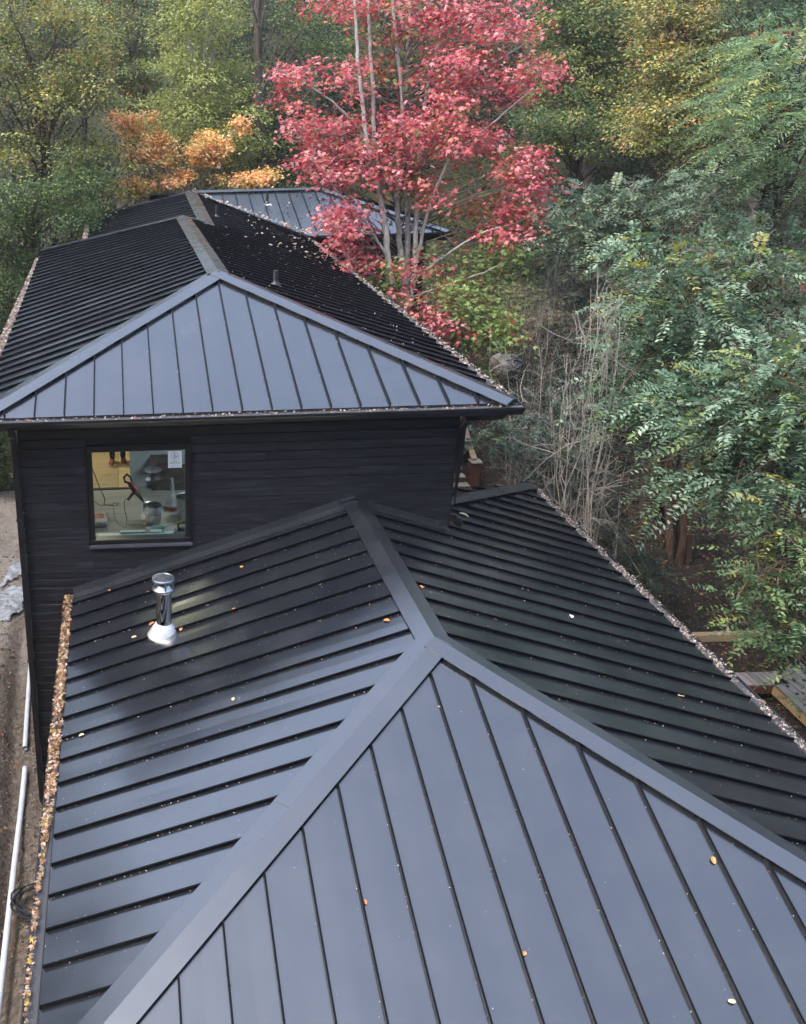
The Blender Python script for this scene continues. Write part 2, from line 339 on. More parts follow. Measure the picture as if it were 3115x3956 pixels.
def clip(poly, axis, v, keep_less):
    out = []
    for i in range(len(poly)):
        a, b = poly[i], poly[(i+1) % len(poly)]
        ia = (a[axis] <= v) if keep_less else (a[axis] >= v); ib = (b[axis] <= v) if keep_less else (b[axis] >= v)
        if ia: out.append(a)
        if ia != ib:
            t = (v-a[axis])/(b[axis]-a[axis]); out.append((a[0]+t*(b[0]-a[0]), a[1]+t*(b[1]-a[1])))
    return out
def area(p): return abs(sum(p[i][0]*p[(i+1) % len(p)][1]-p[(i+1) % len(p)][0]*p[i][1] for i in range(len(p))))/2 if len(p) > 2 else 0
def slope(name, poly, zf, run, phase, sp, label=None, dk=0.0):
    """poly in plan (x,y), zf gives height; run = axis the seams run along; strips are cut on the other axis"""
    if sum(poly[i][0]*poly[(i+1) % len(poly)][1]-poly[(i+1) % len(poly)][0]*poly[i][1] for i in range(len(poly))) < 0: poly = poly[::-1]
    ax = 1 - run; cs = [p[ax] for p in poly]; c0, c1 = min(cs), max(cs)
    nn = len(poly)
    V = [(x, y, zf(x, y)-.012-dk) for x, y in poly] + [(x, y, zf(x, y)-.05-dk) for x, y in poly]
    F = [tuple(range(nn)), tuple(range(2*nn-1, nn-1, -1))] + [(i, nn+i, nn+(i+1) % nn, (i+1) % nn) for i in range(nn)]
    root = obj(name, V, F, M['deck'], house)
    if label: root['label'] = label
    k0 = math.floor((c0-phase)/sp); k1 = math.ceil((c1-phase)/sp)
    for k in range(k0, k1):
        a = phase+k*sp; tilt = random.uniform(-.003, .003)
        prof = [(.004, .0), (sp*.5, tilt), (sp-.004, .0)]
        mb = MB()
        for (o0, h0), (o1, h1) in zip(prof[:-1], prof[1:]):
            q = clip(clip(poly, ax, a+o0, False), ax, a+o1, True)
            if area(q) < 1e-5: continue
            V = [(x, y, zf(x, y)+h0+(h1-h0)*(((x, y)[ax]-a-o0)/(o1-o0))) for x, y in q]
            mb.add(V, [tuple(range(len(V)))])
        if mb.V: mb.obj('roof_panel', M['roof'], root)
    for k in range(k0, k1+1):
        a = phase+k*sp
        if a <= c0+.02 or a >= c1-.02: continue
        cr = []
        for i in range(nn):
            p, q = poly[i], poly[(i+1) % nn]
            if (p[ax]-a)*(q[ax]-a) < 0:
                t = (a-p[ax])/(q[ax]-p[ax]); cr.append(p[run]+t*(q[run]-p[run]))
        if len(cr) < 2: continue
        r0, r1 = min(cr), max(cr)
        if r1-r0 < .08: continue
        prof = [(-.006, -.004), (-.006, .029), (-.009, .030), (-.009, .038), (.009, .038), (.009, .030), (.006, .029), (.006, -.004)]
        V = []
        for r in (r0+.004, r1-.004):
            for o, h in prof:
                x, y = (r, a+o) if run == 0 else (a+o, r); V.append((x, y, zf(x, y)+h))
        m_ = len(prof); F = [(i, (i+1) % m_, m_+(i+1) % m_, m_+i) for i in range(m_)] + [tuple(range(m_-1, -1, -1)), tuple(range(m_, 2*m_))]
        obj('seam', V, F, M['seam'], root)
    return root
def cap(root, name, A, B, in1, in2, w, lift, cuts=(), w2=None):
    """folded cap over the line A-B; in1/in2 are points lying in the two roof planes"""
    A, B = np.array(A, float), np.array(B, float); d = (B-A)/np.linalg.norm(B-A); w2 = w2 or w
    sides = []
    for p in (in1, in2):
        v = np.array(p, float)-A; s = v-d*(v@d); s /= np.linalg.norm(s); nrm = np.cross(d, s)
        if nrm[2] < 0: nrm = -nrm
        sides.append((s, nrm))
    (s1, n1), (s2, n2) = sides
    ts = [0]+list(cuts)+[1]
    for i in range(len(ts)-1):
        lf = lift + .0025*(i % 2); P, Q = A+(B-A)*ts[i]+d*(-.02 if i else 0), A+(B-A)*ts[i+1]; V = []
        for R_ in (P, Q):
            V += [R_+s1*(w-.045)-n1*.002, R_+s1*(w-.03)+n1*(lf-.009), R_+s1*w+n1*(lf-.011), R_+s1*w+n1*lf, R_+(n1+n2)*lf/2*1.02, R_+s2*w2+n2*lf, R_+s2*w2+n2*(lf-.011), R_+s2*(w2-.03)+n2*(lf-.009), R_+s2*(w2-.045)-n2*.002, R_-(0, 0, .004)]
        F = [(j, (j+1) % 10, 10+(j+1) % 10, 10+j) for j in range(10)]+[tuple(range(9, -1, -1)), tuple(range(10, 20))]
        obj(name, V, F, M['cap'], root)

# lower roof
zL = lambda x, y: (x+W)*S1
zR = lambda x, y: (W-x)*S1
zF = lambda x, y: (y+W)*S1
rf = slope('roof', [(0, 0), (-W, -W), (W, -W)], zF, 1, -.165, .4128, 'near hip slope of the lower roof')
rl = slope('roof', [(0, 0), (0, YW), (-W, YW), (-W, -W)], zL, 0, 3.5808-9*SP, SP, 'left slope of the lower roof, with the flue pipe')
rr = slope('roof', [(0, 0), (W, -W), (W, YB), (WXR, WXR+(YB-W)), (WXR, YW), (0, YW)], zR, 0, 5.5945-9*.4133, .4133, 'right slope of the lower roof')
zBk = lambda x, y: (YB-y)*S1
rb = slope('roof', [(WXR, WXR+YB-W), (W, YB), (WXR, YB)], zBk, 1, -.165, .4128, 'small back slope of the lower roof')
cap(rl, 'ridge_cap', (0, -.05, H1), (0, YW-.03, H1), (-1, 1, H1-S1), (1, 1, H1-S1), .185, .046, (.42,))
cap(rf, 'hip_cap', (-W, -W, 0), (0.02, 0.02, H1+.004), (-W, W, 0), (W, -W, 0), .185, .051, (.55, .93))
cap(rf, 'hip_cap', (W, -W, 0), (-.02, .02, H1+.004), (W, W, 0), (-W, -W, 0), .185, .055, (.9,))
cap(rr, 'hip_cap', (W, YB, 0), (WXR+.01, WXR+YB-W+.01, (W-WXR)*S1), (W, 0, 0), (0, YB, 0), .165, .05)
MB().add([(-W, YW-.16, .004), (0, YW-.16, H1+.004), (0, YW-.003, H1+.008), (-W, YW-.003, .008), (-W, YW-.003, .12), (0, YW-.003, H1+.12)], [(0, 1, 2, 3), (3, 2, 5, 4)]).obj('wall_flashing', M['cap'], rl)
MB().add([(WXR, YW-.16, (W-WXR)*S1+.004), (0, YW-.16, H1+.004), (0, YW-.003, H1+.008), (WXR, YW-.003, (W-WXR)*S1+.008), (WXR, YW-.003, (W-WXR)*S1+.07), (0, YW-.003, H1+.07)], [(0, 3, 2, 1), (3, 4, 5, 2)]).obj('wall_flashing', M['cap'], rr)

# main (upper) roof
ye = lambda y: np.clip((y-YB1)/(L1-YB1), 0, 1)
zUL = lambda x, y: float(ZU+.2158*ye(y) + (x-XL)/WU*(HU-.219*ye(y)-.2158*ye(y)))
zUR = lambda x, y: float(ZU + (XR-x)/WU*(HU-.219*ye(y)))
zUF = lambda x, y: ZU+(y-YE)/DH*HU
uf = slope('roof', [(XA, YB1), (XL, YE), (XR, YE)], zUF, 1, -4.9944, .4058, 'near hip slope of the main roof')
ul = slope('roof', [(XA, YB1), (XA, L1), (XL, L1), (XL, YE)], zUL, 0, 4.0, SP, 'left slope of the main roof', .14)
ur = slope('roof', [(XA, YB1), (XR, YE), (XR, L1), (XA, L1)], zUR, 0, 4.0, SP, 'right slope of the main roof', .08)
f2 = lambda y: np.clip((y-L1)/(L2-L1), 0, 1)
zrl = lambda y: ZU + .818+(ZR3-ZU-.818)*f2(y)
zSL = lambda x, y: float(ZU+.2+.19*f2(y)+(x-X2)/HW*(zrl(y)-ZU-.2-.19*f2(y)))
zSR = lambda x, y: float(ZU+.06*f2(y)+(XR-x)/HW*(zrl(y)-ZU-.06*f2(y)))
s2l = slope('roof', [(XC, L1), (XC, L2), (X2, L2), (X2, L1)], zSL, 0, 4.0, SP, 'left slope of the narrower rear roof', .08)
s2r = slope('roof', [(XC, L1), (XR, L1), (XR, YE3), (XC, L2)], zSR, 0, 4.0, SP, 'right slope of the narrower rear roof', .08)
z3F = lambda x, y: ZE3+(y-YE3)/HW*(ZR3-ZE3)
z3B = lambda x, y: ZE3+(2*L2-YE3-y)/HW*(ZR3-ZE3)
z3R = lambda x, y: ZE3+(XR3-x)/HW*(ZR3-ZE3)
c3f = slope('roof', [(XR, YE3), (XR3, YE3), (XC3, L2), (XC, L2)], z3F, 1, -.62, SP, 'near slope of the cross wing roof, sprinkled with leaves')
c3b = slope('roof', [(XC, L2), (XC3, L2), (XR3, 2*L2-YE3), (XC-HW*.4, 2*L2-YE3), (XC-HW*.4, L2)], z3B, 1, -.62, SP)
c3r = slope('roof', [(XC3, L2), (XR3, YE3), (XR3, 2*L2-YE3)], z3R, 0, L2-7*SP, SP)
B1 = (XA, YB1, ZU+HU)
cap(ul, 'ridge_cap', (XA, L1+.03, zUL(XA, L1)), (XA, YB1-.05, ZU+HU), (XL, L1, zUL(XL, L1)), (XR, L1, zUR(XR, L1)), .185, .046, (.72,))
cap(uf, 'hip_cap', (XL, YE, ZU), (XA+.02, YB1+.02, ZU+HU+.004), (XL, L1, ZU), (XR, YE, ZU), .185, .051, (.46,))
cap(uf, 'hip_cap', (XR, YE, ZU), (XA-.02, YB1+.02, ZU+HU+.004), (XR, L1, ZU), (XL, YE, ZU), .185, .055, (.5,))
cap(s2l, 'ridge_cap', (XC, L2+.03, zrl(L2)), (XC, L1-.45, float(zrl(L1))), (X2, L2, zSL(X2, L2)), (XR, L2-.0, zSR(XR, L2)), .185, .046)
cap(c3f, 'ridge_cap', (XC-.1, L2, ZR3), (XC3+.05, L2, ZR3), (0, YE3, ZE3), (0, 2*L2-YE3, ZE3), .16, .055)
cap(c3f, 'hip_cap', (XR3, YE3, ZE3), (XC3, L2, ZR3), (XC, YE3, ZE3), (XR3, 2*L2-YE3, ZE3), .16, .051, (.5,))
def rake(root, x0, x1, yy, zf):
    V = []
    for x in (x0, x1):
        z = zf(x, yy); V += [(x, yy-.16, z+.002), (x, yy-.16, z+.05), (x, yy+.03, z+.055), (x, yy+.03, z-.17), (x, yy+.005, z-.17)]
    F = [(i, (i+1) % 5, 5+(i+1) % 5, 5+i) for i in range(5)]+[(4, 3, 2, 1, 0), (5, 6, 7, 8, 9)]
    obj('rake_trim', V, F, M['cap'], root)
rake(ul, XL, XA, L1, zUL); rake(ul, XA, XC-.12, L1, zUR); rake(s2l, X2, XC, L2, zSL)
# valley between rear roof and cross wing
MB().add([(XR, YE3-.16, zSR(XR, YE3)+.05), (XC, L2-.16, zrl(L2)+.05), (XC, L2, zrl(L2)+.03), (XR, YE3, zSR(XR, YE3)+.03), (XC+.16, L2, ZR3+.012), (XR+.16, YE3, ZE3+.012)],
     [(0, 3, 2, 1), (3, 5, 4, 2)]).obj('valley_flashing', M['cap'], c3f)

# walls
def solid(name, a, b, mat='board'): return MB().box(a, b).obj(name, M[mat], house)
def siding(root, x0, x1, y, z0, z1, holes=(), rowh=.1405, axis=0, sign=-1, stuff=False, zcut=None):
    """boards with a chamfered top edge; y is the face plane"""
    z = z1; r = 0; mbs = MB()
    while z > z0:
        zb = max(z-rowh+.007, z0)
        segs = [(x0, x1)]
        for hx0, hx1, hz0, hz1 in holes:
            if zb < hz1 and z > hz0:
                if zb < hz0-.03 or z > hz1+.03: pass
                segs = [(x0, hx0), (hx1, x1)]
        out = []
        for a, b_ in segs:
            if b_-a > 2.6 and random.random() < .85:
                c = random.uniform(a+.9, b_-.9); out += [(a, c-.002), (c+.002, b_)]
            else: out.append((a, b_))
        for a, b_ in out:
            o = random.uniform(0, .003); T = .022+o
            prof = [(0, zb), (T, zb+.002), (T, z-.006), (T-.007, z-.001), (0, z)]
            V = [(xx, y+sign*p, zz) if axis == 0 else (y+sign*p, xx, zz) for xx in (a, b_) for p, zz in prof]
            F = [(i, (i+1) % 5, 5+(i+1) % 5, 5+i) for i in range(5)]+[(4, 3, 2, 1, 0), (5, 6, 7, 8, 9)]
            if stuff: mbs.add(V, F)
            else: obj('siding_board', V, F, M['board'], root)
        z -= rowh; r += 1
    if stuff: mbs.obj('siding', M['board'], root)['kind'] = 'stuff'
FY = YW+.0225
WX0, WX1, WZ0, WZ1 = -3.93, -2.43, .83, 2.37
wall = MB()
for a, b_ in (((WXL, FY, -4.3), (WX0, FY+.12, 2.95)), ((WX1, FY, -4.3), (WXR, FY+.12, 2.95)), ((WX0, FY, -4.3), (WX1, FY+.12, WZ0)), ((WX0, FY, WZ1), (WX1, FY+.12, 2.95))): wall.box(a, b_)
wf = wall.obj('wall', M['deck'], house); wf['label'] = 'upper end wall of charred horizontal boards with the window'
siding(wf, WXL, WXR, FY, -4.25, 2.93, [(WX0-.01, WX1+.01, WZ0-.06, WZ1+.01)])
ws = MB().box((WXR-.12, FY+.12, -4.3), (WXR, L1+5, 2.95)).obj('wall', M['deck'], house); siding(ws, FY, L1+3, WXR, -1.5, 2.93, axis=1, sign=1, stuff=True)
ws = MB().box((WXL, FY+.12, -4.3), (WXL+.12, L1-.3, 2.95)).obj('wall', M['deck'], house); siding(ws, FY, L1-.3, WXL, -4.2, 2.93, axis=1, sign=-1, stuff=True)
solid('wall', (WXL+.12, L1-.42, -4.3), (X2+.5, L1-.3, 3.1)); solid('wall', (X2+.4, L1-.3, -4.3), (X2+.52, L2+HW-.5, 2.9)); solid('wall', (X2+.52, L2+HW-.62, -4.3), (XR3-.5, L2+HW-.5, 3.0))
wc = MB().box((WXR, YE3+.5, -2.0), (XR3-.52, YE3+.62, 3.05)).obj('wall', M['deck'], house); siding(wc, WXR, XR3-.5, YE3+.5, -1.4, 3.0, stuff=True)
ws = MB().box((XR3-.62, YE3+.62, -2.0), (XR3-.5, L2+HW-.62, 3.05)).obj('wall', M['deck'], house); siding(ws, YE3+.5, L2+HW-.5, XR3-.5, -1, 3.0, axis=1, sign=1, stuff=True)
for sx_ in (-1, 1):
    ws = MB().box((sx_*3.75-.06, -W+.5, -4.3), (sx_*3.75+.06, YW if sx_ < 0 else YB-.5, -.05)).obj('wall', M['deck'], house)
    siding(ws, -W+.5, YW-.01 if sx_ < 0 else YB-.5, sx_*3.81, -4.2, -.12, axis=1, sign=sx_, stuff=True)
ws = MB().box((-3.75, -W+.5, -4.3), (3.75, -W+.6, -.05)).obj('wall', M['deck'], house); siding(ws, -3.8, 3.8, -W+.5, -4.2, -.12, stuff=True)
solid('wall', (WXR, YB-.6, -4.3), (3.7, YB-.5, -.05))
# soffits and fascia
sf = MB(); sf.box((XL+.02, YE+.02, 2.86), (XR-.02, FY-.03, 2.88)); sf.box((XL+.02, FY-.03, 2.86), (WXL-.03, L1, 2.88)); sf.box((WXR+.03, FY-.03, 2.86), (XR-.02, YE3, 2.88)); sf.box((WXR+.03, YE3+.02, 2.93), (XR3-.02, YE3+.48, 2.95))
sf.obj('soffit', M['gutter'], house)
fa = MB(); fa.box((XL+.01, YE+.005, 2.84), (XR-.01, YE+.03, 3.0)); fa.box((XL, YE+.03, 2.84), (XL+.025, L1, 3.0)); fa.box((XR-.025, YE+.03, 2.84), (XR, YE3, 3.0)); fa.box((XR, YE3+.005, 2.9), (XR3-.01, YE3+.03, 3.1))
fa.box((-W, -W, -.2), (-W+.025, YW, -.02)); fa.box((W-.025, -W, -.2), (W, YB, -.02)); fa.box((-W+.025, -W, -.2), (W-.025, -W+.025, -.02)); fa.box((WXR, YB-.025, -.2), (W-.025, YB, -.02))
fa.obj('fascia', M['gutter'], house)

def gutter(A, B, inward, z, wd=.13, hh=.115, label=None, guard=False):
    """A,B plan points of the roof edge, inward = unit vector from gutter towards the roof"""
    A, B, iv = np.array((*A, z)), np.array((*B, z)), np.array((*inward, 0.)); o = -iv
    prof = [(0.004, 0), (.004, -hh), (.075, -hh), (wd-.015, -.05), (wd, -.03), (wd, .004), (wd-.018, .004), (wd-.018, -.003), (wd-.004, -.006), (wd-.02, -.05), (.07, -hh+.006), (.012, -hh+.006), (.012, 0)]
    V = [P+o*p+np.array((0, 0, q)) for P in (A, B) for p, q in prof]; k = len(prof)
    F = [(i, (i+1) % k, k+(i+1) % k, k+i) for i in range(k)]+[tuple(range(k-1, -1, -1)), tuple(range(k, 2*k))]
    g_ = obj('gutter', V, F, M['gutter'], house)
    if label: g_['label'] = label
    V = [P+o*p+np.array((0, 0, q)) for P in (A, B) for p, q in ((.013, -.012), (wd-.02, -.020), (wd-.02, -.024), (.013, -.016))]
    obj('gutter_guard', V, [(0, 1, 5, 4), (2, 3, 7, 6), (0, 4, 7, 3), (1, 2, 6, 5), (0, 3, 2, 1), (4, 5, 6, 7)], M['guard'], g_)
    return g_
gutter((-W, -W-.13), (-W, YW-.03), (1, 0), -.012, .15, label='left gutter of the lower roof, full of leaves')
gutter((W, -W-.13), (W, YB+.1), (-1, 0), -.012, .15, label='right gutter of the lower roof, full of leaves')
gutter((-W, -W), (W, -W), (0, 1), -.012)
gutter((XL-.15, YE), (XR+.13, YE), (0, 1), ZU-.022, .165, .13, label='front gutter of the main roof')
gutter((XL, YE), (XL, L1), (1, 0), ZU-.012, .14); gutter((XR, YE), (XR, YE3-.15), (-1, 0), ZU-.012, .13); gutter((XR+.15, YE3), (XR3+.12, YE3), (0, 1), ZE3-.012, .13)
gutter((X2, L1), (X2, L2), (1, 0), ZU+.3, .13)

def spout(pts, name='downspout', label=None, r=.052):
    o = MB().tube(pts, r, 4, rot=math.pi/4).obj(name, M['gutter'], house); o['label'] = label; return o
ds = spout([(WXL-.02, YE-.06, 2.9), (WXL-.03, YE-.04, 2.80), (WXL-.05, YW-.25, 2.66), (WXL-.06, YW-.09, 2.52), (WXL-.06, YW-.07, 2.3), (WXL-.06, YW-.07, -3.75), (WXL-.02, YW-.10, -3.9), (WXL+.1, YW-.35, -4.1)], label='left downspout on the wall corner', r=.06)
for z in (1.3, -1.1, -3.2): MB().box((WXL-.115, YW-.125, z), (WXL-.005, YW-.01, z+.02)).obj('strap', M['black'], ds)
ds = spout([(XR-.12, YE-.06, 2.9), (XR-.13, YE-.03, 2.84), (XR-.30, YE+.2, 2.76), (WXR+.10, YW-.06, 2.66), (WXR+.045, YW-.05, 2.52), (WXR+.04, YW-.05, 2.2), (WXR+.04, YW-.05, 1.16)], label='right downspout on the wall corner', r=.06)
el = MB()
for k in range(9):
    a = k/8*1.25; c = np.array([WXR+.04+.16*(1-math.cos(a)), YW-.05-.06*(1-math.cos(a)), 1.16-.16*math.sin(a)]); a2 = a+.12
    el.tube([c, c+np.array([math.sin(a)*.016, -.003, -math.cos(a)*.016])], [.062, .056], 4, rot=math.pi/4)
el.obj('elbow', M['black'], ds)

# window
fr_ = MB(); t = .075; yf = YW-.012
for a, b_ in (((WX0, WZ1-t), (WX1, WZ1)), ((WX0, WZ0), (WX1, WZ0+t*.95)), ((WX0, WZ0+t*.95), (WX0+t, WZ1-t)), ((WX1-t, WZ0+t*.95), (WX1, WZ1-t))): fr_.box((a[0], yf, a[1]), (b_[0], yf+.16, b_[1]))
win = fr_.obj('window', M['wframe'], house); bevel(win, .005); win['label'] = 'large square black-framed window in the end wall'
e = .03; tr_ = MB()
for a, b_ in (((WX0-e, WZ1), (WX1+e, WZ1+e)), ((WX0-e, WZ0-.01), (WX0, WZ1)), ((WX1, WZ0-.01), (WX1+e, WZ1))): tr_.box((a[0], YW-.03, a[1]), (b_[0], YW+.05, b_[1]))
tr_.obj('window_trim', M['gutter'], win)
MB().box((WX0+t, yf+.030, WZ0+t*.95), (WX1-t, yf+.034, WZ1-t)).obj('pane', M['glass'], win)
MB().add([(WX0-.02, YW-.055, WZ0-.045), (WX1+.02, YW-.055, WZ0-.045), (WX1+.02, YW-.055, WZ0-.012), (WX0-.02, YW-.055, WZ0-.012), (WX0-.02, YW+.05, WZ0-.001), (WX1+.02, YW+.05, WZ0-.001), (WX0-.02, YW+.05, WZ0-.045), (WX1+.02, YW+.05, WZ0-.045)],
     [(0, 1, 2, 3), (3, 2, 5, 4), (0, 3, 4, 6), (1, 7, 5, 2), (0, 6, 7, 1)]).obj('sill', M['sill'], win)

# notice on the glass
yn = yf+.027; A_ = onY(649.3, 1744, yn); B_ = onY(703.5, 1806, yn)
nx0, nx1, nz0, nz1 = A_[0], B_[0], B_[2], A_[2]; nw, nh = nx1-nx0, nz1-nz0
notice = MB().box((nx0, yn-.001, nz0), (nx1, yn+.001, nz1)).obj('notice', M['paper'], house); notice['label'] = 'square white sticker with a tree emblem on the window glass'
em = MB(); yk = yn-.0025
def ring(cx, cz, a, b_, th, n_=40):
    V = []
    for k in range(n_):
        t_ = 2*math.pi*k/n_; V += [(cx+a*math.cos(t_), yk, cz+b_*math.sin(t_)), (cx+(a-th)*math.cos(t_), yk, cz+(b_-th)*math.sin(t_))]
    em.add(V, [(2*k, 2*k+1, (2*k+3) % (2*n_), (2*k+2) % (2*n_)) for k in range(n_)])
U = lambda u, v: (nx0+u*nw, yk, nz1-v*nh)
ring(nx0+.48*nw, nz1-.33*nh, .275*nw, .285*nh, .022*nw)
em.add([U(.47, .45), U(.49, .45), U(.49, .6), U(.47, .6)], [(0, 1, 2, 3)])
for u, v, ww, hh in ((.48, .12, .10, .05), (.47, .18, .2, .045), (.50, .24, .16, .06), (.37, .28, .10, .04), (.50, .30, .2, .05), (.62, .27, .09, .035), (.61, .35, .13, .08), (.38, .37, .11, .045), (.49, .365, .14, .05), (.49, .43, .2, .04), (.48, .60, .12, .02)):
    em.add([U(u-ww/2, v+hh*.4), U(u-ww*.1, v-hh*.5), U(u+ww*.15, v-hh*.45), U(u+ww/2, v+hh*.35), U(u+ww*.1, v+hh*.1)], [(0, 1, 2, 3, 4)])
em.obj('emblem', M['ink'], notice)
def text(body, size, u, v, mat, parent, name='lettering'):
    c = bpy.data.curves.new('t', 'FONT'); c.body = body; c.size = size; c.align_x = 'CENTER'; o = bpy.data.objects.new('t', c); COL.objects.link(o)
    bpy.context.view_layer.update(); me = bpy.data.meshes.new_from_object(o); V = [U(u, v) + np.array((q.co.x, -.0008, q.co.y)) for q in me.vertices]; F = [tuple(p.vertices) for p in me.polygons]
    bpy.data.objects.remove(o); bpy.data.curves.remove(c); bpy.data.meshes.remove(me); return obj(name, V, F, mat, parent)
text('FENSTÜR', .145*nh*1.0, .5, .745, M['ink'], notice)
sm = MB()
for u0, u1, v, h_ in ((.28, .72, .785, .012), (.17, .62, .868, .01), (.78, .98, .852, .01), (.40, .88, .93, .01)): sm.add([U(u0, v), U(u1, v), U(u1, v+h_), U(u0, v+h_)], [(3, 2, 1, 0)])
sm.obj('small_print', M['inkpale'], notice)
sm = MB()
for u0, u1, v, h_ in ((.10, .16, .85, .05), (.70, .76, .83, .05), (.18, .39, .915, .035)): sm.add([U(u0, v), U(u1, v), U(u1, v+h_), U(u0, v+h_)], [(3, 2, 1, 0)])
sm.obj('print_mark', M['inkpale'], notice)

# flue pipe
fc = (-2.925, 2.01); zb = (fc[0]+W)*S1
flue = MB().lathe((fc[0], fc[1], 0), [(.103, zb-.05), (.103, 1.10), (.099, 1.10)], 40).obj('flue_pipe', M['polished'], house, True); flue['label'] = 'shiny steel flue pipe on the left slope of the lower roof'
MB().lathe((fc[0], fc[1], 0), [(.232, .365), (.232, .378), (.118, .565), (.112, .575), (.103, .575)], 40).obj('flashing_cone', M['galv'], flue, True)
MB().lathe((fc[0], fc[1], 0), [(.235, .30), (.235, .385), (.21, .40)], 32).obj('base_ring', M['rubber'], flue, True)
MB().lathe((fc[0], fc[1], 0), [(.104, 1.05), (.143, 1.062), (.147, 1.07), (.147, 1.095), (.142, 1.098), (.138, 1.09), (.098, 1.125), (.088, 1.15), (.07, 1.15)], 40).obj('collar', M['capsteel'], flue, True)
MB().lathe((fc[0], fc[1], 0), [(.0, 1.205), (.142, 1.205), (.148, 1.212), (.148, 1.236), (.142, 1.240), (.130, 1.241), (.127, 1.236), (.06, 1.246), (0, 1.25)], 40).obj('rain_cap', M['capsteel'], flue, True)
st = MB()
for k in range(4):
    a = math.radians(-80+90*k); c, s_ = math.cos(a), math.sin(a)
    st.obox((fc[0]+.125*c, fc[1]+.125*s_, 1.15), (.004*c, .004*s_, 0), (-.012*s_, .012*c, 0), (0, 0, .065))
st.obj('cap_strap', M['steel'], flue)

# vent pipes
def vent(x, y, zf, h, label, white=True):
    z = zf(x, y)
    v = MB().tube([(x, y, z-.05), (x, y, z+h)], .042, 12).obj('vent_pipe', M['black'], house, False); v['label'] = label
    MB().lathe((x, y, z), [(.095, .004), (.09, .015), (.052, .05), (.044, .08)], 14).obj('vent_boot', M['black'], v, True)
    if white: 
        q = MB(); pts = [(-.09, -.10), (-.02, -.15), (.05, -.12), (.11, -.15), (.10, -.04), (.02, .0), (-.08, -.03)]
        q.add([(x+a, y+b_*1.1, zf(x+a, y+b_*1.1)+.007) for a, b_ in pts], [tuple(range(7))]).obj('sealant_patch', M['sealant'], v)
vent(-.631, 7.973, zUR, .25, 'black vent pipe on the right slope of the main roof'); vent(-.713, 18.0, zSR, .3, 'black vent pipe near the rear ridge', False); vent(1.075, 20.9, z3F, .32, 'black vent pipe on the cross wing roof')
# ---------------------------------------------------------------- inside the window
FZ = .5; PYW = 6.9
rm = MB(); rm.box((WXL+.13, FY+.13, FZ-.1), (1.3, PYW, FZ)); fl1 = rm.obj('floor', M['subfloor'], house); fl1['label'] = 'dusty bare subfloor behind the window'
for k in range(6):
    MB().box((-4.75+.62*k, PYW+.01, FZ-.1), (-4.75+.62*k+.615, PYW+3.6, FZ+.012)).obj('floor_sheet', M['ply'], fl1)
ink = MB()
for k in range(26):
    x = random.uniform(-4.4, -3.3); y = random.choice((7.35, 7.95, 8.6))+random.uniform(-.02, .02)
    ink.box((x, y, FZ+.0125), (x+random.uniform(.02, .05), y+random.uniform(.03, .07), FZ+.0135))
ink.obj('print_mark', M['subfloor'], fl1)
MB().box((-3.3, PYW, FZ), (1.3, PYW+.12, 2.86)).obj('partition', M['drywall'], house)
MB().box((WXL+.12, PYW+3.6, FZ), (1.3, PYW+3.7, 2.86)).obj('partition', M['drywall'], house)
MB().box((WXL+.12, FY+.13, 2.855), (1.3, PYW+3.7, 2.95)).obj('ceiling', M['drywall'], house)
MB().box((WXL+.125, FY+.13, FZ), (WXL+.14, PYW+3.6, 2.855)).obj('partition', M['drywall'], house)
MB().box((WX0+.02, FY+.13, FZ), (WX1-.02, FY+.15, .80)).obj('partition', M['drywall'], house)
MB().box((WX0+.01, YW+.15, .80), (WX1-.01, YW+.36, .845)).obj('window_stool', M['mint'], win)
MB().box((-4.7, PYW-.06, FZ), (-3.31, PYW+.005, FZ+.02)).obj('threshold', M['darkbark'], house)
lp = bpy.data.lights.new('bulb_light', 'POINT'); lp.energy = 22; lp.color = (1, .82, .58); lp.shadow_soft_size = .06
lamp = thing('ceiling_lamp', 'bare warm bulb hanging from the ceiling of the lit back room', 'lamp', (-4.0, 8.3, 2.6))
MB().lathe((-4.0, 8.3, 2.42), [(0, 0), (.03, .01), (.04, .04), (.03, .08), (.015, .10)], 12).obj('bulb', M['lamp'], lamp, True)
MB().tube([(-4, 8.3, 2.52), (-4, 8.3, 2.85)], .008, 6).obj('cord', M['black'], lamp)
lo = bpy.data.objects.new('bulb_light', lp); COL.objects.link(lo); lo.parent = lamp; lo.location = (0, 0, -.28)
lp2 = bpy.data.lights.new('fill_light', 'POINT'); lp2.energy = 16; lp2.color = (.88, .95, 1); lp2.shadow_soft_size = .25  # added fill, stands in for daylight inside the front room
wl = thing('fill_lamp', 'unseen white fill lamp added to brighten the front room', 'lamp', (-2.0, 5.3, 2.7))
MB().lathe((-2.0, 5.3, 2.55), [(0, 0), (.12, .0), (.12, .05), (0, .08)], 16).obj('shade', M['paper'], wl)
lo = bpy.data.objects.new('fill_light', lp2); COL.objects.link(lo); lo.parent = wl; lo.location = (0, 0, -.42)

def f5(x, y): return 320+x*.2693, 1700+y*.2693      # window close-up -> photo pixels
def fl(x, y, z=FZ): return onZ(*f5(x, y), z)
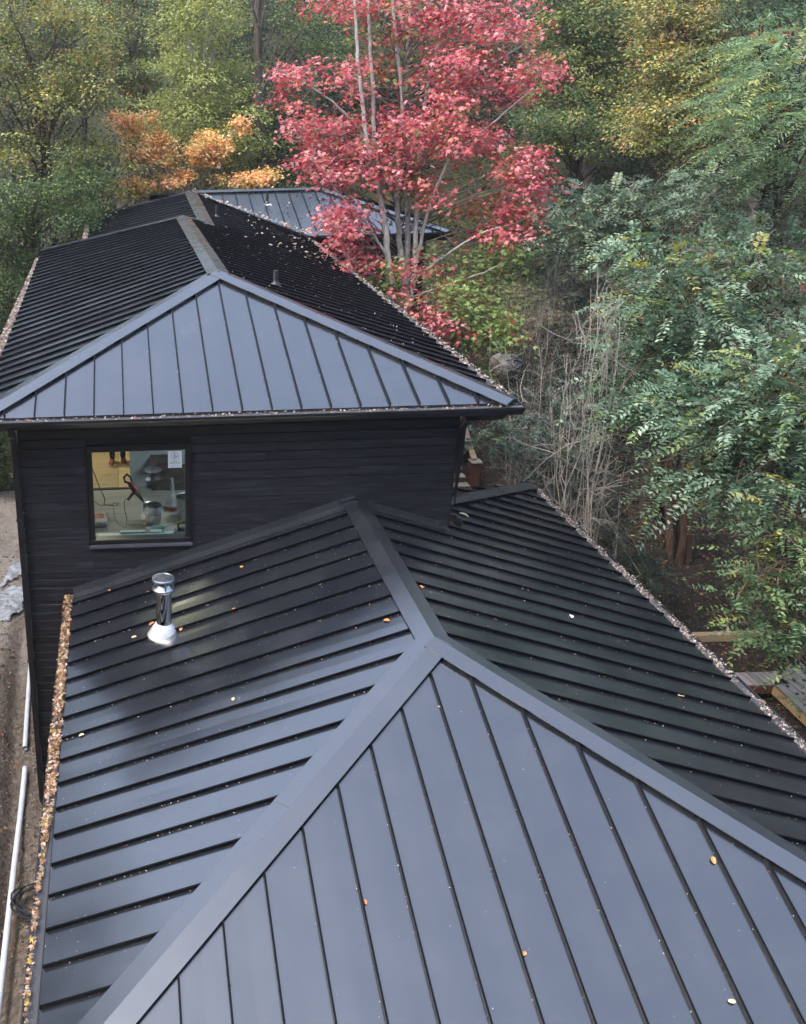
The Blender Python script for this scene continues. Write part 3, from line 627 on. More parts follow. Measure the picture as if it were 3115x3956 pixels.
# bucket with mixer
c = fl(1010, 1205)
bk = thing('bucket', 'ribbed galvanised bucket standing behind the window under the mixing drill', 'bucket', c)
MB().lathe(c, [(.11, .0), (.145, .20), (.152, .205), (.147, .215), (.15, .26), (.158, .265), (.152, .275), (.155, .33), (.165, .335), (.16, .345), (.150, .335), (.13, .05), (0, .05)], 28).obj('pail', M['capsteel'], bk, True)
hd = MB(); hd.tube([c+np.array((-.155, 0, .30)), c+np.array((-.15, -.12, .24)), c+np.array((0, -.19, .18)), c+np.array((.15, -.12, .24)), c+np.array((.155, 0, .30))], .005, 6); hd.obj('handle', M['steel'], bk)
top = c+np.array((0, 0, .34))
a = onY(*f5(870, 880), top[1]+.05); b_ = onY(*f5(700, 640), top[1]+.2)
dr = thing('mixing_drill', 'red and black mixing drill leaning in the galvanised bucket', 'drill', top)
ax_ = (b_-a); L_ = np.linalg.norm(ax_); ax_ = ax_/L_
MB().tube([c+np.array((-.02, 0, .06)), a], .010, 8).obj('paddle_rod', M['steel'], dr)
MB().tube([a, a+ax_*.06, a+ax_*.10, a+ax_*.16], [.018, .03, .035, .045], 10).obj('chuck', M['black'], dr, True)
MB().tube([a+ax_*.15, a+ax_*.2, a+ax_*.34, a+ax_*.38], [.05, .062, .058, .045], 12).obj('casing', M['red'], dr, True)
s_ = np.cross(ax_, (0, 1, 0)); s_ /= np.linalg.norm(s_)
if s_[0] > 0: s_ = -s_
MB().tube([a+ax_*.22, a+ax_*.20+s_*.10, a+ax_*.17+s_*.2], [.028, .026, .022], 8).obj('side_grip', M['red'], dr, True)
q0 = a+ax_*.36; MB().tube([q0, q0+ax_*.08+s_*.06, q0+ax_*.15+s_*.03, q0+ax_*.16-s_*.04, q0+ax_*.08-s_*.06, q0+ax_*.0-s_*.03], .02, 8).obj('spade_grip', M['black'], dr, True)
def cable(name, pts, r, label, cat='cable'):
    pts = np.array(pts, float); t = np.linspace(0, len(pts)-1, len(pts)*8); P = np.stack([np.interp(t, range(len(pts)), pts[:, i]) for i in range(3)], 1)
    for _ in range(4): P[1:-1] = (P[:-2]+P[2:]+2*P[1:-1])/4
    o = MB().tube(P-P[0], r, 6).obj(name, M['black'], smooth=True); o.location = P[0].tolist(); return tag(o, label, cat)
cable('power_cord', [a+ax_*.2+s_*.18, fl(600, 860, .9), fl(598, 980, .6), fl(630, 1100), fl(625, 1270), fl(500, 1200), fl(450, 1080), fl(440, 960)], .006, 'thin black cord trailing from the drill over the subfloor')
cable('extension_cord', [fl(135, 400, 1.5), fl(230, 650, .9), fl(325, 860), fl(300, 920), fl(400, 945), fl(500, 935), fl(515, 905), fl(440, 905), fl(420, 935), fl(340, 930), fl(250, 940), fl(170, 880)], .009, 'tangled black extension cord lying left of the drill')
c = fl(225, 1180)
bg_ = thing('cement_bag', 'grey paper bag with orange red print lying at the lower left of the window', 'bag', c)
mb = MB().box(c-(.16, .22, 0), c+(.16, .22, .10)); o = mb.obj('sack', M['bagpaper'], bg_); o.modifiers.new('b', 'BEVEL').width = .04; o.modifiers['b'].segments = 3
MB().box(c+(-.162, -.06, .03), c+(.1, .1, .105)).obj('label', M['bagred'], bg_)
c = fl(1290, 990)
pb = thing('plastic_bag', 'knotted clear plastic bag with red contents beside the bucket', 'bag', c)
MB().lathe(c, [(0, 0), (.12, .02), (.14, .10), (.10, .18), (.05, .24), (.02, .28)], 14).obj('bag_contents', M['bagred'], pb, True)
MB().lathe(c, [(.145, .09), (.11, .19), (.055, .26), (.025, .33), (.04, .40), (.02, .50), (.03, .56)], 14).obj('bag_film', M['sheet'], pb, True)
c = fl(1105, 715)
cb = thing('cardboard_box', 'tall dark brown open box against the grey partition', 'box', c)
MB().box(c+(-.14, -.02, 0), c+(.16, .22, .62)).obj('box_side', M['brownbox'], cb)
MB().add([c+(-.14, -.02, .62), c+(.0, -.02, .62), c+(-.06, -.18, .52), c+(-.24, -.18, .50)], [(0, 1, 2, 3)]).obj('flap', M['brownbox'], cb)
c = fl(1370, 720); cb = thing('cardboard_box', 'low brown box by the right edge of the window', 'box', c)
MB().box(c+(-.22, 0, 0), c+(.3, .25, .42)).obj('box_side', M['brownbox'], cb); 
c = fl(1475, 1150)
b2 = thing('bucket', 'plain steel bucket cut off by the right edge of the window', 'bucket', c); MB().lathe(c, [(.12, 0), (.16, .42), (.168, .43), (.15, .42), (.13, .05)], 24).obj('pail', M['capsteel'], b2, True)
zs = .847
c = onZ(*f5(1060, 1300), zs)
dp = thing('dustpan', 'pale dustpan lying on the window stool', 'dustpan', c)
V = []; n_ = 20
for k in range(n_):
    a_ = 2*math.pi*k/n_; r_ = .14*(1+.15*math.cos(2*a_)); V += [c+np.array((r_*math.cos(a_), .075*math.sin(a_), .055 if math.sin(a_) > -.7 else .01))]
V += [c+np.array((.11*math.cos(2*math.pi*k/n_), .055*math.sin(2*math.pi*k/n_), .006)) for k in range(n_)]
MB().add(V, [(k, (k+1) % n_, n_+(k+1) % n_, n_+k) for k in range(n_)]+[tuple(range(n_, 2*n_))]).obj('pan', M['mint'], dp, True)
MB().tube([c+(.12, .03, .045), c+(.18, .06, .06), c+(.25, .08, .07)], [.02, .016, .018], 8).obj('handle', M['mint'], dp, True)
c = onZ(*f5(1420, 1300), zs)
tp = thing('cordless_tool', 'yellow and black hand tool on the right end of the window stool', 'tool', c)
MB().box(c+(-.06, -.02, 0), c+(.05, .05, .05)).obj('battery', M['black'], tp); MB().tube([c+(-.05, .02, .04), c+(-.055, .02, .12), c+(.0, .02, .145), c+(.09, .02, .13)], [.02, .022, .026, .02], 8).obj('casing', M['yellow'], tp, True)
MB().tube([c+(.07, .02, .04), c+(.075, .02, .12)], .015, 8).obj('grip', M['yellow'], tp)
c = onZ(*f5(1330, 1310), zs); MB().lathe((0, 0, 0), [(0, 0), (.022, 0), (.028, .05), (.024, .05), (.02, .006), (0, .006)], 14).obj('cup', M['paper'], smooth=True, loc=None)
o = bpy.data.objects['cup']; o.location = c.tolist(); tag(o, 'small white cup on the window stool beside the dustpan', 'cup')
c = onZ(*f5(720, 1320), zs); o = MB().box((-.19, -.035, 0), (.19, .035, .018)).obj('trim_board', M['mint'], loc=None); o.location = c.tolist(); tag(o, 'short pale board lying on the left half of the window stool', 'board')
# person: only the shins and shoes show through the glass
cp = fl(505, 325)
pr = thing('person', 'person in dark jeans and red shoes standing in the lit back room', 'person', cp)
J = {'pelvis': (0, 0, .95), 'waist': (0, 0, 1.08), 'chest': (0, .0, 1.32), 'neckb': (0, 0, 1.47), 'neck': (0, 0, 1.55), 'head': (0, -.02, 1.66), 'crown': (0, -.01, 1.76)}
V = []; R_ = []; E = []; idx = {}
def J_(nm, p, r, parent=None):
    idx[nm] = len(V); V.append(p); R_.append(r)
    if parent: E.append((idx[parent], idx[nm]))
J_('pelvis', (0, 0, .95), .14); J_('waist', (0, 0, 1.10), .125, 'pelvis'); J_('chest', (0, 0, 1.32), .145, 'waist'); J_('neckb', (0, 0, 1.47), .08, 'chest'); J_('neck', (0, 0, 1.54), .055, 'neckb'); J_('head', (0, -.02, 1.65), .09, 'neck'); J_('crown', (0, 0, 1.74), .075, 'head')
for s_, nm in ((-1, 'l'), (1, 'r')):
    J_('hip'+nm, (s_*.09, 0, .88), .09, 'pelvis'); J_('knee'+nm, (s_*.10, -.02, .50), .062, 'hip'+nm); J_('shin'+nm, (s_*.10, -.0, .26), .06, 'knee'+nm); J_('ankle'+nm, (s_*.10, .0, .09), .058, 'shin'+nm)
    J_('sh'+nm, (s_*.18, 0, 1.42), .065, 'chest'); J_('el'+nm, (s_*.24, .02, 1.14), .045, 'sh'+nm); J_('wr'+nm, (s_*.25, -.06, .90), .03, 'el'+nm); J_('pm'+nm, (s_*.25, -.08, .83), .035, 'wr'+nm)
    for k in range(4): J_('f%d%s' % (k, nm), (s_*.25+(k-1.5)*.018, -.10, .75-.008*abs(k-1.5)), .009, 'pm'+nm)
    J_('t'+nm, (s_*.22, -.12, .81), .010, 'pm'+nm)
me = bpy.data.meshes.new('body'); me.from_pydata(V, E, []); bd = bpy.data.objects.new('body', me); COL.objects.link(bd); bd.parent = pr
sk = bd.modifiers.new('skin', 'SKIN'); lay = me.skin_vertices[0].data if me.skin_vertices else None
if lay is None:
    import bmesh as _b
    bm = _b.new(); bm.from_mesh(me); bm.verts.layers.skin.verify(); bm.to_mesh(me); bm.free(); lay = me.skin_vertices[0].data
for i, r in enumerate(R_): lay[i].radius = (r, r)
lay[0].use_root = True
bd.modifiers.new('sub', 'SUBSURF').levels = 1; bd.modifiers['sub'].render_levels = 2; me.materials.append(M['jeans'])
BASE['body'] = BASE['person']
for s_ in (-1, 1):
    f0 = cp+np.array((s_*.105, 0, 0))
    sh = MB().tube([f0+(0, .08, .045), f0+(0, .04, .06), f0+(s_*.01, -.06, .05), f0+(s_*.03, -.16, .032), f0+(s_*.035, -.2, .025)], [.035, .052, .05, .046, .02], 12).obj('shoe', M['shoe'], pr, True)
    MB().tube([f0+(0, .09, .012), f0+(0, .04, .012), f0+(s_*.01, -.06, .012), f0+(s_*.03, -.16, .012), f0+(s_*.035, -.215, .012)], [.03, .05, .052, .05, .02], 12).obj('sole', M['sole'], sh, True)
MB().tube([cp+(0, .0, 1.78), cp+(0, .02, 1.72), cp+(0, .03, 1.62)], [.05, .10, .07], 12).obj('hair', M['hair'], pr, True)
MB().tube([cp+(0, 0, 1.47), cp+(0, 0, 1.40), cp+(0, 0, 1.2), cp+(0, 0, .95)], [.10, .2, .17, .165], 16).obj('shirt', M['shirt'], pr, True)
# ---------------------------------------------------------------- yard, left
GL = -4.19
def pipe(pts, r, label):
    P = [onZ(x, y, GL+.03) for x, y in pts]; c = P[0]; o = thing('drain_pipe', label, 'pipe', c, 'white drain pipes in the trench')
    n_ = 16; mb = MB().tube(P, r, n_, caps=False); mb.tube(P[::-1], r*.86, n_, caps=False)
    k = len(P); mb.F += [(j, (j+1) % n_, k*n_+(k-1)*n_+(-j-1) % n_, k*n_+(k-1)*n_+(-j) % n_) for j in range(n_)] if False else []
    mb.obj('tube', M['pvc'], o, True)
    e0 = P[0]; d = (P[1]-P[0])/np.linalg.norm(P[1]-P[0]); cs = MB().tube([e0-d*.002, e0+d*.05], [r*1.03, r*1.03], n_, caps=False); cs.tube([e0+d*.05, e0-d*.002], [r*.85, r*.85], n_, caps=False); cs.obj('rim', M['pvc'], o, True)
pipe([(97, 2890), (104, 2770), (112, 2650), (120, 2540), (126, 2480)], .046, 'short white drain pipe farther along the wall, open end towards the viewer')
pipe([(98, 2968), (82, 3130), (58, 3330), (32, 3560), (10, 3760), (-14, 3960), (-30, 4080)], .050, 'long white drain pipe nearest the viewer in the trench')
def pinpoly(x, y, P):
    ins = np.zeros(x.shape, bool); j = len(P)-1
    for i in range(len(P)):
        xi, yi = P[i]; xj, yj = P[j]
        c = ((yi > y) != (yj > y)) & (x < (xj-xi)*(y-yi)/(yj-yi+1e-12)+xi); ins ^= c; j = i
    return ins
def vnoise(x, y, s, seed=0):
    r = np.random.default_rng(seed); z = 0
    for k in range(6):
        a, b_, c_ = r.uniform(-1, 1, 3)*s*(1+.6*k); p = r.uniform(0, 6.28); z = z+np.sin(a*x+b_*y+p+2*np.sin(c_*x-a*y))/(1+.5*k)
    return z/2.5
def sheetobj(name, poly, label, seed):
    P = [tuple(onZ(0+x*.3226, 1900+y*.3226, GL)[:2]) for x, y in poly]; xs_, ys2 = [p[0] for p in P], [p[1] for p in P]; st_ = .035
    X, Y = np.meshgrid(np.arange(min(xs_), max(xs_)+st_, st_), np.arange(min(ys2), max(ys2)+st_, st_))
    Xw = X+.06*vnoise(X, Y, 5, seed+5); Yw = Y+.10*vnoise(X, Y, 5, seed+9)
    Z = gzd(X, Y)+.05+.05*vnoise(X, Y, 4, seed)+.04*np.abs(vnoise(X, Y, 9, seed+1))+.02*vnoise(X, Y, 22, seed+2)
    ny_, nx_ = X.shape; k = (np.arange(ny_-1)[:, None]*nx_+np.arange(nx_-1)[None]).ravel()
    cx, cyy = (Xw.ravel()[k]+st_/2), (Yw.ravel()[k]+st_/2); k = k[pinpoly(cx, cyy, P)]
    F = np.stack([k, k+1, k+nx_+1, k+nx_], 1); used, inv = np.unique(F, return_inverse=True); V = np.stack([X, Y, Z], -1).reshape(-1, 3)[used]
    o = obj(name, V-V[0], inv.reshape(F.shape), M['sheet'], smooth=True); o.location = V[0].tolist(); m_ = o.modifiers.new('s', 'SOLIDIFY'); m_.thickness = .004; tag(o, label, 'plastic sheet')
sheetobj('plastic_sheet', [(290, 820), (150, 840), (95, 910), (90, 960), (30, 1060), (-30, 1130), (40, 1125), (120, 1060), (205, 1035), (215, 990), (245, 975), (260, 1040), (310, 1060)], 'crumpled translucent plastic sheet farther from the viewer by the wall', 3)
sheetobj('plastic_sheet', [(-150, 1120), (30, 1145), (320, 1135), (335, 1290), (270, 1300), (275, 1400), (180, 1500), (140, 1580), (0, 1590), (-160, 1560)], 'larger crumpled translucent plastic sheet nearer the viewer on the dirt', 7)
cc = onZ(165, 3490, GL+.02); pts = []
for k in range(7*24):
    a_ = 2*math.pi*k/24; q = k//24; r_ = .42+.05*math.sin(q*2.1)+.03*math.sin(3*a_+q)
    pts.append(cc+np.array((r_*math.cos(a_)+.05*math.sin(q*1.7), r_*.75*math.sin(a_)+.04*math.cos(q*2.3), .02*q*.8+.015*math.sin(5*a_+q))))
o = MB().tube(np.array(pts)-pts[0], .014, 6).obj('cable_coil', M['rubber'], smooth=True); o.location = pts[0].tolist(); tag(o, 'black cable coil lying on the gravel beside the leaf-filled gutter', 'cable coil')

# ---------------------------------------------------------------- right: timber beam, plank walk, stairs, boulder
a = hit(2600, 2478); b_ = hit(3060, 2462); a[2] += .09; b_[2] += .07
bo = thing('timber_beam', 'new yellow timber beam lying across the bare soil', 'beam', a); MB().beam(a, b_, .15, .16).obj('timber', M['newwood'], bo)
zt = -3.82
q = lambda x, y, z=zt: onZ(x, y, z)
A0, A1, Bv = q(2790, 2600), q(2995, 2594), q(2862, 2648)-q(2806, 2600)
wk = thing('plank_walk', 'grey weathered plank walk turning a corner beside the lower roof', 'walkway', (A0[0], A0[1], -4.2))
n_ = 9
for k in range(n_):
    s0 = A0+(A1-A0)*(k/n_); s1 = A0+(A1-A0)*((k+1)/n_-.010); e_ = Bv*random.uniform(.97, 1.05)
    V = [s0, s1, s1+e_, s0+e_]; V = V+[v-np.array((0, 0, .035)) for v in V]
    obj('plank', V, [(3, 2, 1, 0), (4, 5, 6, 7), (0, 1, 5, 4), (1, 2, 6, 5), (2, 3, 7, 6), (3, 0, 4, 7)], M['greywood'], wk)
C0, C1, Dv = q(2988, 2640), q(3060, 2560), q(3200, 2838)-q(2988, 2640)
for k in range(6):
    s0 = C0+(C1-C0)*(k/6*1.25); s1 = C0+(C1-C0)*(((k+1)/6-.012)*1.25); V = [s0, s1, s1+Dv, s0+Dv]; V = V+[v-np.array((0, 0, .035)) for v in V]
    obj('plank', V, [(3, 2, 1, 0), (4, 5, 6, 7), (0, 1, 5, 4), (1, 2, 6, 5), (2, 3, 7, 6), (3, 0, 4, 7)], M['greywood'], wk)
j = MB(); dn = np.array((0, 0, -.13)); j.beam(A0+Bv*.93+dn, A1+Bv*.93+dn, .04, .17); j.obj('joist', M['redwood'], wk)
MB().beam(C0+dn+(C1-C0)*.03, C0+Dv+dn+(C1-C0)*.03, .05, .18).obj('joist', M['newwood'], wk)
D0 = 25.0
def post(px, py, D, h, wd, lab=None):
    p = at(px, py, D); o = MB().box(p-(wd/2, wd/2, h), p+(wd/2, wd/2, 0)).obj('post', M['redwood'], stp)
    MB().box(p-(wd*.66, wd*.66, 0), p+(wd*.66, wd*.66, .035)).obj('post_cap', M['tread'], o); return p
sb = at(1780, 1880, D0); stp = thing('wooden_stairs', 'brown stained wooden stairs with capped posts behind the house corner', 'stairs', (sb[0], sb[1], gz(sb[0], sb[1])))
p1 = post(1837, 1784, D0, 1.4, .21); p2 = post(1864, 1624, D0+2.6, 1.6, .2); p3 = post(1829, 1636, D0+3.2, 1.6, .2)
xr_ = at(1810, 1845, D0-.1)[0]; f0 = at(1812, 1880, D0)
for k in range(5):
    z = f0[2]+.165*k; y = f0[1]+.215*k; xx = f0[0]-.05*k
    MB().box((xx-1.1, y, z-.14), (xx, y+.025, z)).obj('riser', M['redwood'], stp); MB().box((xx-1.12, y-.02, z), (xx+.02, y+.245, z+.032)).obj('tread', M['tread'], stp)
zl = f0[2]+.165*5; yl = f0[1]+.215*5
MB().box((f0[0]-1.3, yl, zl-.16), (f0[0]+.35, yl+.05, zl)).obj('rim_board', M['redwood'], stp)
for k in range(6): MB().box((f0[0]-1.3, yl+.05+.145*k, zl-.03), (f0[0]+.33, yl+.185+.145*k, zl)).obj('landing_board', M['tread'], stp)
h1 = at(1832, 1772, D0-.05); h2 = at(1790, 1632, D0+2.4); MB().beam(h1, h2, .14, .04).obj('handrail', M['newwood'], stp)
MB().box((f0[0]-.42, yl+.3, zl), (f0[0]-.22, yl+.5, zl+.95)).obj('post', M['redwood'], stp)
h3 = at(1864, 1632, D0+2.6); MB().beam(at(1790, 1640, D0+3.0), h3, .2, .05).obj('handrail', M['tread'], stp)
for k in range(4):
    MB().beam(at(1870, 1668+k*28, D0+2.6), at(1960, 1664+k*30, D0+3), .03, .08).obj('rail_board', M['redwood'], stp)
def rock(name, c, r, label, seed=1, sq=.75):
    rg = np.random.default_rng(seed); V = []; nu, nv = 16, 10
    for i in range(nv+1):
        for jj in range(nu):
            th = math.pi*i/nv; ph = 2*math.pi*jj/nu; d = np.array((math.sin(th)*math.cos(ph), math.sin(th)*math.sin(ph), math.cos(th)*sq))
            k_ = 1+.16*math.sin(3*d[0]+seed)+.14*math.sin(4*d[1]+2*seed+d[2]*3)+.06*math.sin(9*d[0]+7*d[2]); V.append(d*r*k_)
    F = [(i*nu+jj, (i+1)*nu+jj, (i+1)*nu+(jj+1) % nu, i*nu+(jj+1) % nu) for i in range(nv) for jj in range(nu)]
    o = obj(name, V, F, M['stone'], smooth=False); o.location = [float(v) for v in c]; return tag(o, label, 'boulder')
p = hit(1960, 1440); rock('boulder', p+(0, 0, .22), .46, 'pale rounded boulder in the undergrowth beyond the main roof corner', 3)
p = hit(1671, 1162); o = MB().box((-.07, -.005, .0), (.07, .005, .07)).obj('plant_marker', M['paper'], smooth=False); o.location = (p+(0, 0, .05)).tolist(); tag(o, 'tiny white marker standing on the slope beyond the cross wing', 'marker')
# ---------------------------------------------------------------- vegetation
RH = np.array([(0, -.5, 0), (.26, -.06, .05), (0, .5, 0), (-.26, -.06, .05)])
OV = np.array([(0, -.5, 0), (.21, .0, .05), (0, .5, -.04), (-.21, .0, .05)])
MP = np.array([(0, -.35, 0), (.16, .05, .03), (0, .58, -.03), (-.16, .05, .03),
               (0, -.35, 0), (.32, -.22, .0), (.50, .20, -.05), (.12, .02, .03),
               (0, -.35, 0), (-.12, .02, .03), (-.50, .20, -.05), (-.32, -.22, 0)])
def norm(a): return a/(np.linalg.norm(a, axis=-1, keepdims=True)+1e-9)
def leaves(name, P, Nr, T, size, shape, cols, mat, parent, rng=RNG):
    n = len(P); k = len(shape); B = norm(np.cross(Nr, T)); T = norm(np.cross(B, Nr)); s = np.asarray(size).reshape(-1, 1, 1)
    V = P[:, None]+s*(shape[None, :, 0:1]*B[:, None]+shape[None, :, 1:2]*T[:, None]+shape[None, :, 2:3]*Nr[:, None])
    F = np.arange(n*k, dtype=np.int32).reshape(-1, 4); C = np.repeat(cols, k, axis=0)
    return obj(name, V.reshape(-1, 3), F, mat, parent, cols=C)
def pick(pal, n, rng): 
    pal = np.array(pal, float); w_ = pal[:, 3]/pal[:, 3].sum(); return pal[rng.choice(len(pal), n, p=w_), :3]
def crown(name, pads, pal, size, per, tw, mat, parent, shape=RH, sig=.5, droop=0., dens=14., shell=.4, seed=0, flat=.75, up=.7, jit=.22, swp=.08):
    """pads: (centre, radius); leafy twigs scattered through each pad, leaves round every twig"""
    rng = np.random.default_rng(seed+77); Ps = []; Ns = []; Cs = []; Ts = []
    for c, r in pads:
        n = max(3, int(dens*r*r)); d = norm(rng.normal(size=(n, 3))); d[:, 2] = np.where(d[:, 2] < -.2, -d[:, 2], d[:, 2]); rad = r*rng.random(n)**shell
        q = np.array(c)+d*rad[:, None]*np.array([1, 1, flat]); out_ = norm(d)
        col = pick(pal, n, rng)*rng.uniform(.8, 1.2, (n, 1))
        m_ = per; g_ = rng.normal(size=(n, m_, 3))*tw*np.array([1, 1, sig]); L = q[:, None]+g_
        nn = norm(np.array([0, 0, up])+.5*out_[:, None]+rng.normal(size=(n, m_, 3))*.45)
        L[..., 2] -= droop*np.linalg.norm(g_[..., :2], axis=-1)
        tt = norm(out_[:, None]+g_*1.5+rng.normal(size=(n, m_, 3))*.5-np.array([0, 0, .35]))
        cc_ = col[:, None]*rng.uniform(1-jit, 1+jit, (n, m_, 1)); sw = rng.random((n, m_)) < swp
        cc_[sw] = pick(pal, int(sw.sum()), rng)
        Ps.append(L.reshape(-1, 3)); Ns.append(nn.reshape(-1, 3)); Cs.append(cc_.reshape(-1, 3)); Ts.append(tt.reshape(-1, 3))
    P, Nr, C, T = map(np.concatenate, (Ps, Ns, Cs, Ts))
    return leaves(name, P, Nr, T, size*rng.uniform(.7, 1.25, len(P)), shape, C, mat, parent)
def fronds(name, pads, pal, leaf, nl, length, mat, parent, dens=10., seed=0, flat=.7, droop=.35, shell=.3, wid=.45, bias=(0, 0, 0), two=True):
    rng = np.random.default_rng(seed+33); Ps = []; Ns = []; Cs = []; Ts = []; Sz = []
    bias = np.array(bias, float)
    for c, r in pads:
        n = max(3, int(dens*r*r)); d = norm(rng.normal(size=(n, 3))+bias*.6); d[:, 2] = np.where(d[:, 2] < -.3, -d[:, 2], d[:, 2])
        q = np.array(c)+d*(r*rng.random(n)**shell)[:, None]*np.array([1, 1, flat])
        ax_ = norm(d*np.array([1, 1, .35])+rng.normal(size=(n, 3))*.35+bias*.5); Lg = length*rng.uniform(.65, 1.25, n)
        s = (np.arange(nl)+.7)/nl
        sp_ = q[:, None]+ax_[:, None]*(s[None, :, None]*Lg[:, None, None]); sp_[..., 2] -= droop*Lg[:, None]*s[None]**2
        side = norm(np.cross(ax_, [0, 0, 1.])); roll = rng.uniform(-.6, .6, (n, 1)); upv = norm(np.cross(side, ax_)); side = norm(side*np.cos(roll)+upv*np.sin(roll)); upv = norm(np.cross(side, ax_))
        col = pick(pal, n, rng)*rng.uniform(.8, 1.2, (n, 1))
        for sg in (-1, 1):
            tdir = norm(side[:, None]*sg*.85+ax_[:, None]*.55-np.array([0, 0, .25])+rng.normal(size=(n, nl, 3))*.12)
            sz = leaf*(1-.35*np.abs(s*2-.9))[None]*rng.uniform(.8, 1.2, (n, nl)); pp = sp_+tdir*sz[..., None]*.5
            nn = norm(upv[:, None]+rng.normal(size=(n, nl, 3))*.28+tdir*0)
            Ps.append(pp.reshape(-1, 3)); Ns.append(nn.reshape(-1, 3)); Ts.append(tdir.reshape(-1, 3)); Sz.append(sz.ravel())
            Cs.append((col[:, None]*rng.uniform(.8, 1.2, (n, nl, 1))).reshape(-1, 3))
    P, Nr, T, C, S = map(np.concatenate, (Ps, Ns, Ts, Cs, Sz))
    sh = OV.copy(); sh[:, 0] *= wid/.45
    return leaves(name, P, Nr, T, S, sh, C, mat, parent)
def fill(poly, n, D, r, seed=0, tilt=0.0, ry=0.0):
    """n pad centres inside a photo-space outline, at depths D=(near, far); returns world centres"""
    rng = np.random.default_rng(seed+5); xs_ = [p[0] for p in poly]; y2 = [p[1] for p in poly]; out = []; tries = 0
    while len(out) < n and tries < 6000:
        tries += 1
        x, y = rng.uniform(min(xs_), max(xs_)), rng.uniform(min(y2), max(y2))
        if not pinpoly(np.array([x]), np.array([y]), poly)[0]: continue
        d = rng.uniform(*D); rr = rng.uniform(*r); c = at(x, y, d)
        if any(np.linalg.norm(c-o[0]) < .62*min(rr, o[1]) for o in out) and tries < 3000: continue
        if c[2]-rr*.3 < gz(c[0], c[1]): c[2] = gz(c[0], c[1])+rr*.35
        out.append((c, rr))
    return out
def bent(A, B, n=8, amp=.15, rng=RNG, sag=0.0):
    A, B = np.array(A, float), np.array(B, float); t = np.linspace(0, 1, n)[:, None]; L = np.linalg.norm(B-A)
    w_ = np.cumsum(rng.normal(size=(n, 3)), 0); w_ -= t*w_[-1]; w_ -= w_[0]*(1-t); return A+(B-A)*t+w_*amp*L/n+np.array([0, 0, 1.])*sag*L*(4*t*(1-t))
def limbs(name, base, top, pads, r, mat, parent, every=1, seed=0, low=.25, back=.18):
    rng = np.random.default_rng(seed+3); mb = MB(); base, top = np.array(base), np.array(top)
    for c, rr in pads[::every]:
        c = np.array(c); t = np.clip(((c-base)@(top-base))/((top-base)@(top-base))-back, low, .97); s = base+(top-base)*t
        P = bent(s, c, 6, .18, rng, .04); L = np.linalg.norm(c-s); mb.tube(P, np.linspace(min(r, .018+.012*L), .01, 6), 5, caps=False)
        for _ in range(3):
            q_ = P[rng.integers(2, 6)]; mb.tube(bent(q_, q_+rng.normal(size=3)*rr*.6, 4, .2, rng), np.linspace(.012, .005, 4), 4, caps=False)
    if mb.V: o = mb.obj(name, mat, parent, True); return o
def tree(name, label, cat, base, top, r0, pads, pal, size, per, tw, group=None, bark='darkbark', mat='leaf', shape=RH, seed=0, limb=True, every=1, **kw):
    base = np.array(base, float); t = thing(name, label, cat, base, group); rng = np.random.default_rng(seed+900)
    P = bent(base-(0, 0, .3), top, 12, .12, rng); MB().tube(P, np.linspace(r0*1.15, r0*.35, 12), 10).obj('trunk', M[bark], t, True)
    if limb: limbs('branches', base, top, pads, r0*.45, M[bark], t, every, seed)
    crown('crown', pads, pal, size, per, tw, M[mat], t, shape, seed=seed, **kw); return t
GR = (.070, .110, .040); DG = (.034, .060, .026); YG = (.29, .315, .105); OL = (.15, .16, .065); YL = (.42, .34, .09); OR = (.84, .47, .22); PK = (.82, .44, .30)
def P_(*a): return [(*c, w_) for c, w_ in a]
RDP = P_(((.50, .12, .14), 5), ((.60, .25, .26), 4), ((.36, .07, .09), 2.5), ((.52, .22, .15), 2), ((.14, .15, .05), .8))
RMX = P_(((.48, .08, .09), 2.5), ((.27, .24, .09), 3), ((.20, .24, .08), 3), ((.42, .18, .09), 2))
RGN = P_(((.18, .27, .085), 5), ((.25, .32, .12), 4), ((.42, .10, .08), .8), ((.32, .18, .08), .7))

# red maple behind the right eave
bs = at(1560, 1300, 24.2); bs[2] = gz(bs[0], bs[1])
rmt = thing('red_maple_tree', 'tall multi-stemmed maple in bright red leaf behind the right eave', 'tree', bs)
def stem(pts, D, r, lo=False):
    P = [at(x, y, d) for (x, y), d in zip(pts, np.linspace(D[0], D[1], len(pts)))]
    if lo: P = [bs+(P[0]-bs)*.0, *P]
    P = np.array(P); t = np.linspace(0, len(P)-1, len(P)*5); Q = np.stack([np.interp(t, range(len(P)), P[:, i]) for i in range(3)], 1)
    for _ in range(3): Q[1:-1] = (Q[:-2]+Q[2:]+2*Q[1:-1])/4
    Q[1:-1] += RNG.normal(0, .008, Q[1:-1].shape)
    MB().tube(Q, np.linspace(r, r*.35, len(Q)), 9).obj('stem', M['bark'], rmt, True)
stem([(1518, 1250), (1500, 1000), (1478, 800), (1446, 562), (1442, 337), (1425, 100), (1420, -250)], (24, 23.6), .085, True)
stem([(1510, 1100), (1495, 900), (1465, 740), (1421, 576), (1386, 281), (1372, 35), (1350, -250)], (23.8, 23), .075)
stem([(1566, 1220), (1566, 1100), (1538, 900), (1532, 700), (1560, 400), (1534, 197), (1500, -200)], (24.2, 24.3), .095, True)
stem([(1570, 1180), (1572, 1050), (1576, 880), (1568, 600), (1572, 316), (1577, 175), (1590, -200)], (24.3, 24.8), .085)
stem([(1574, 1190), (1602, 1080), (1607, 900), (1613, 700), (1635, 400), (1700, 150), (1760, -150)], (24.2, 24.6), .075)
stem([(1612, 1000), (1650, 820), (1720, 640), (1790, 560), (1900, 480), (2060, 340)], (24.3, 23), .045)
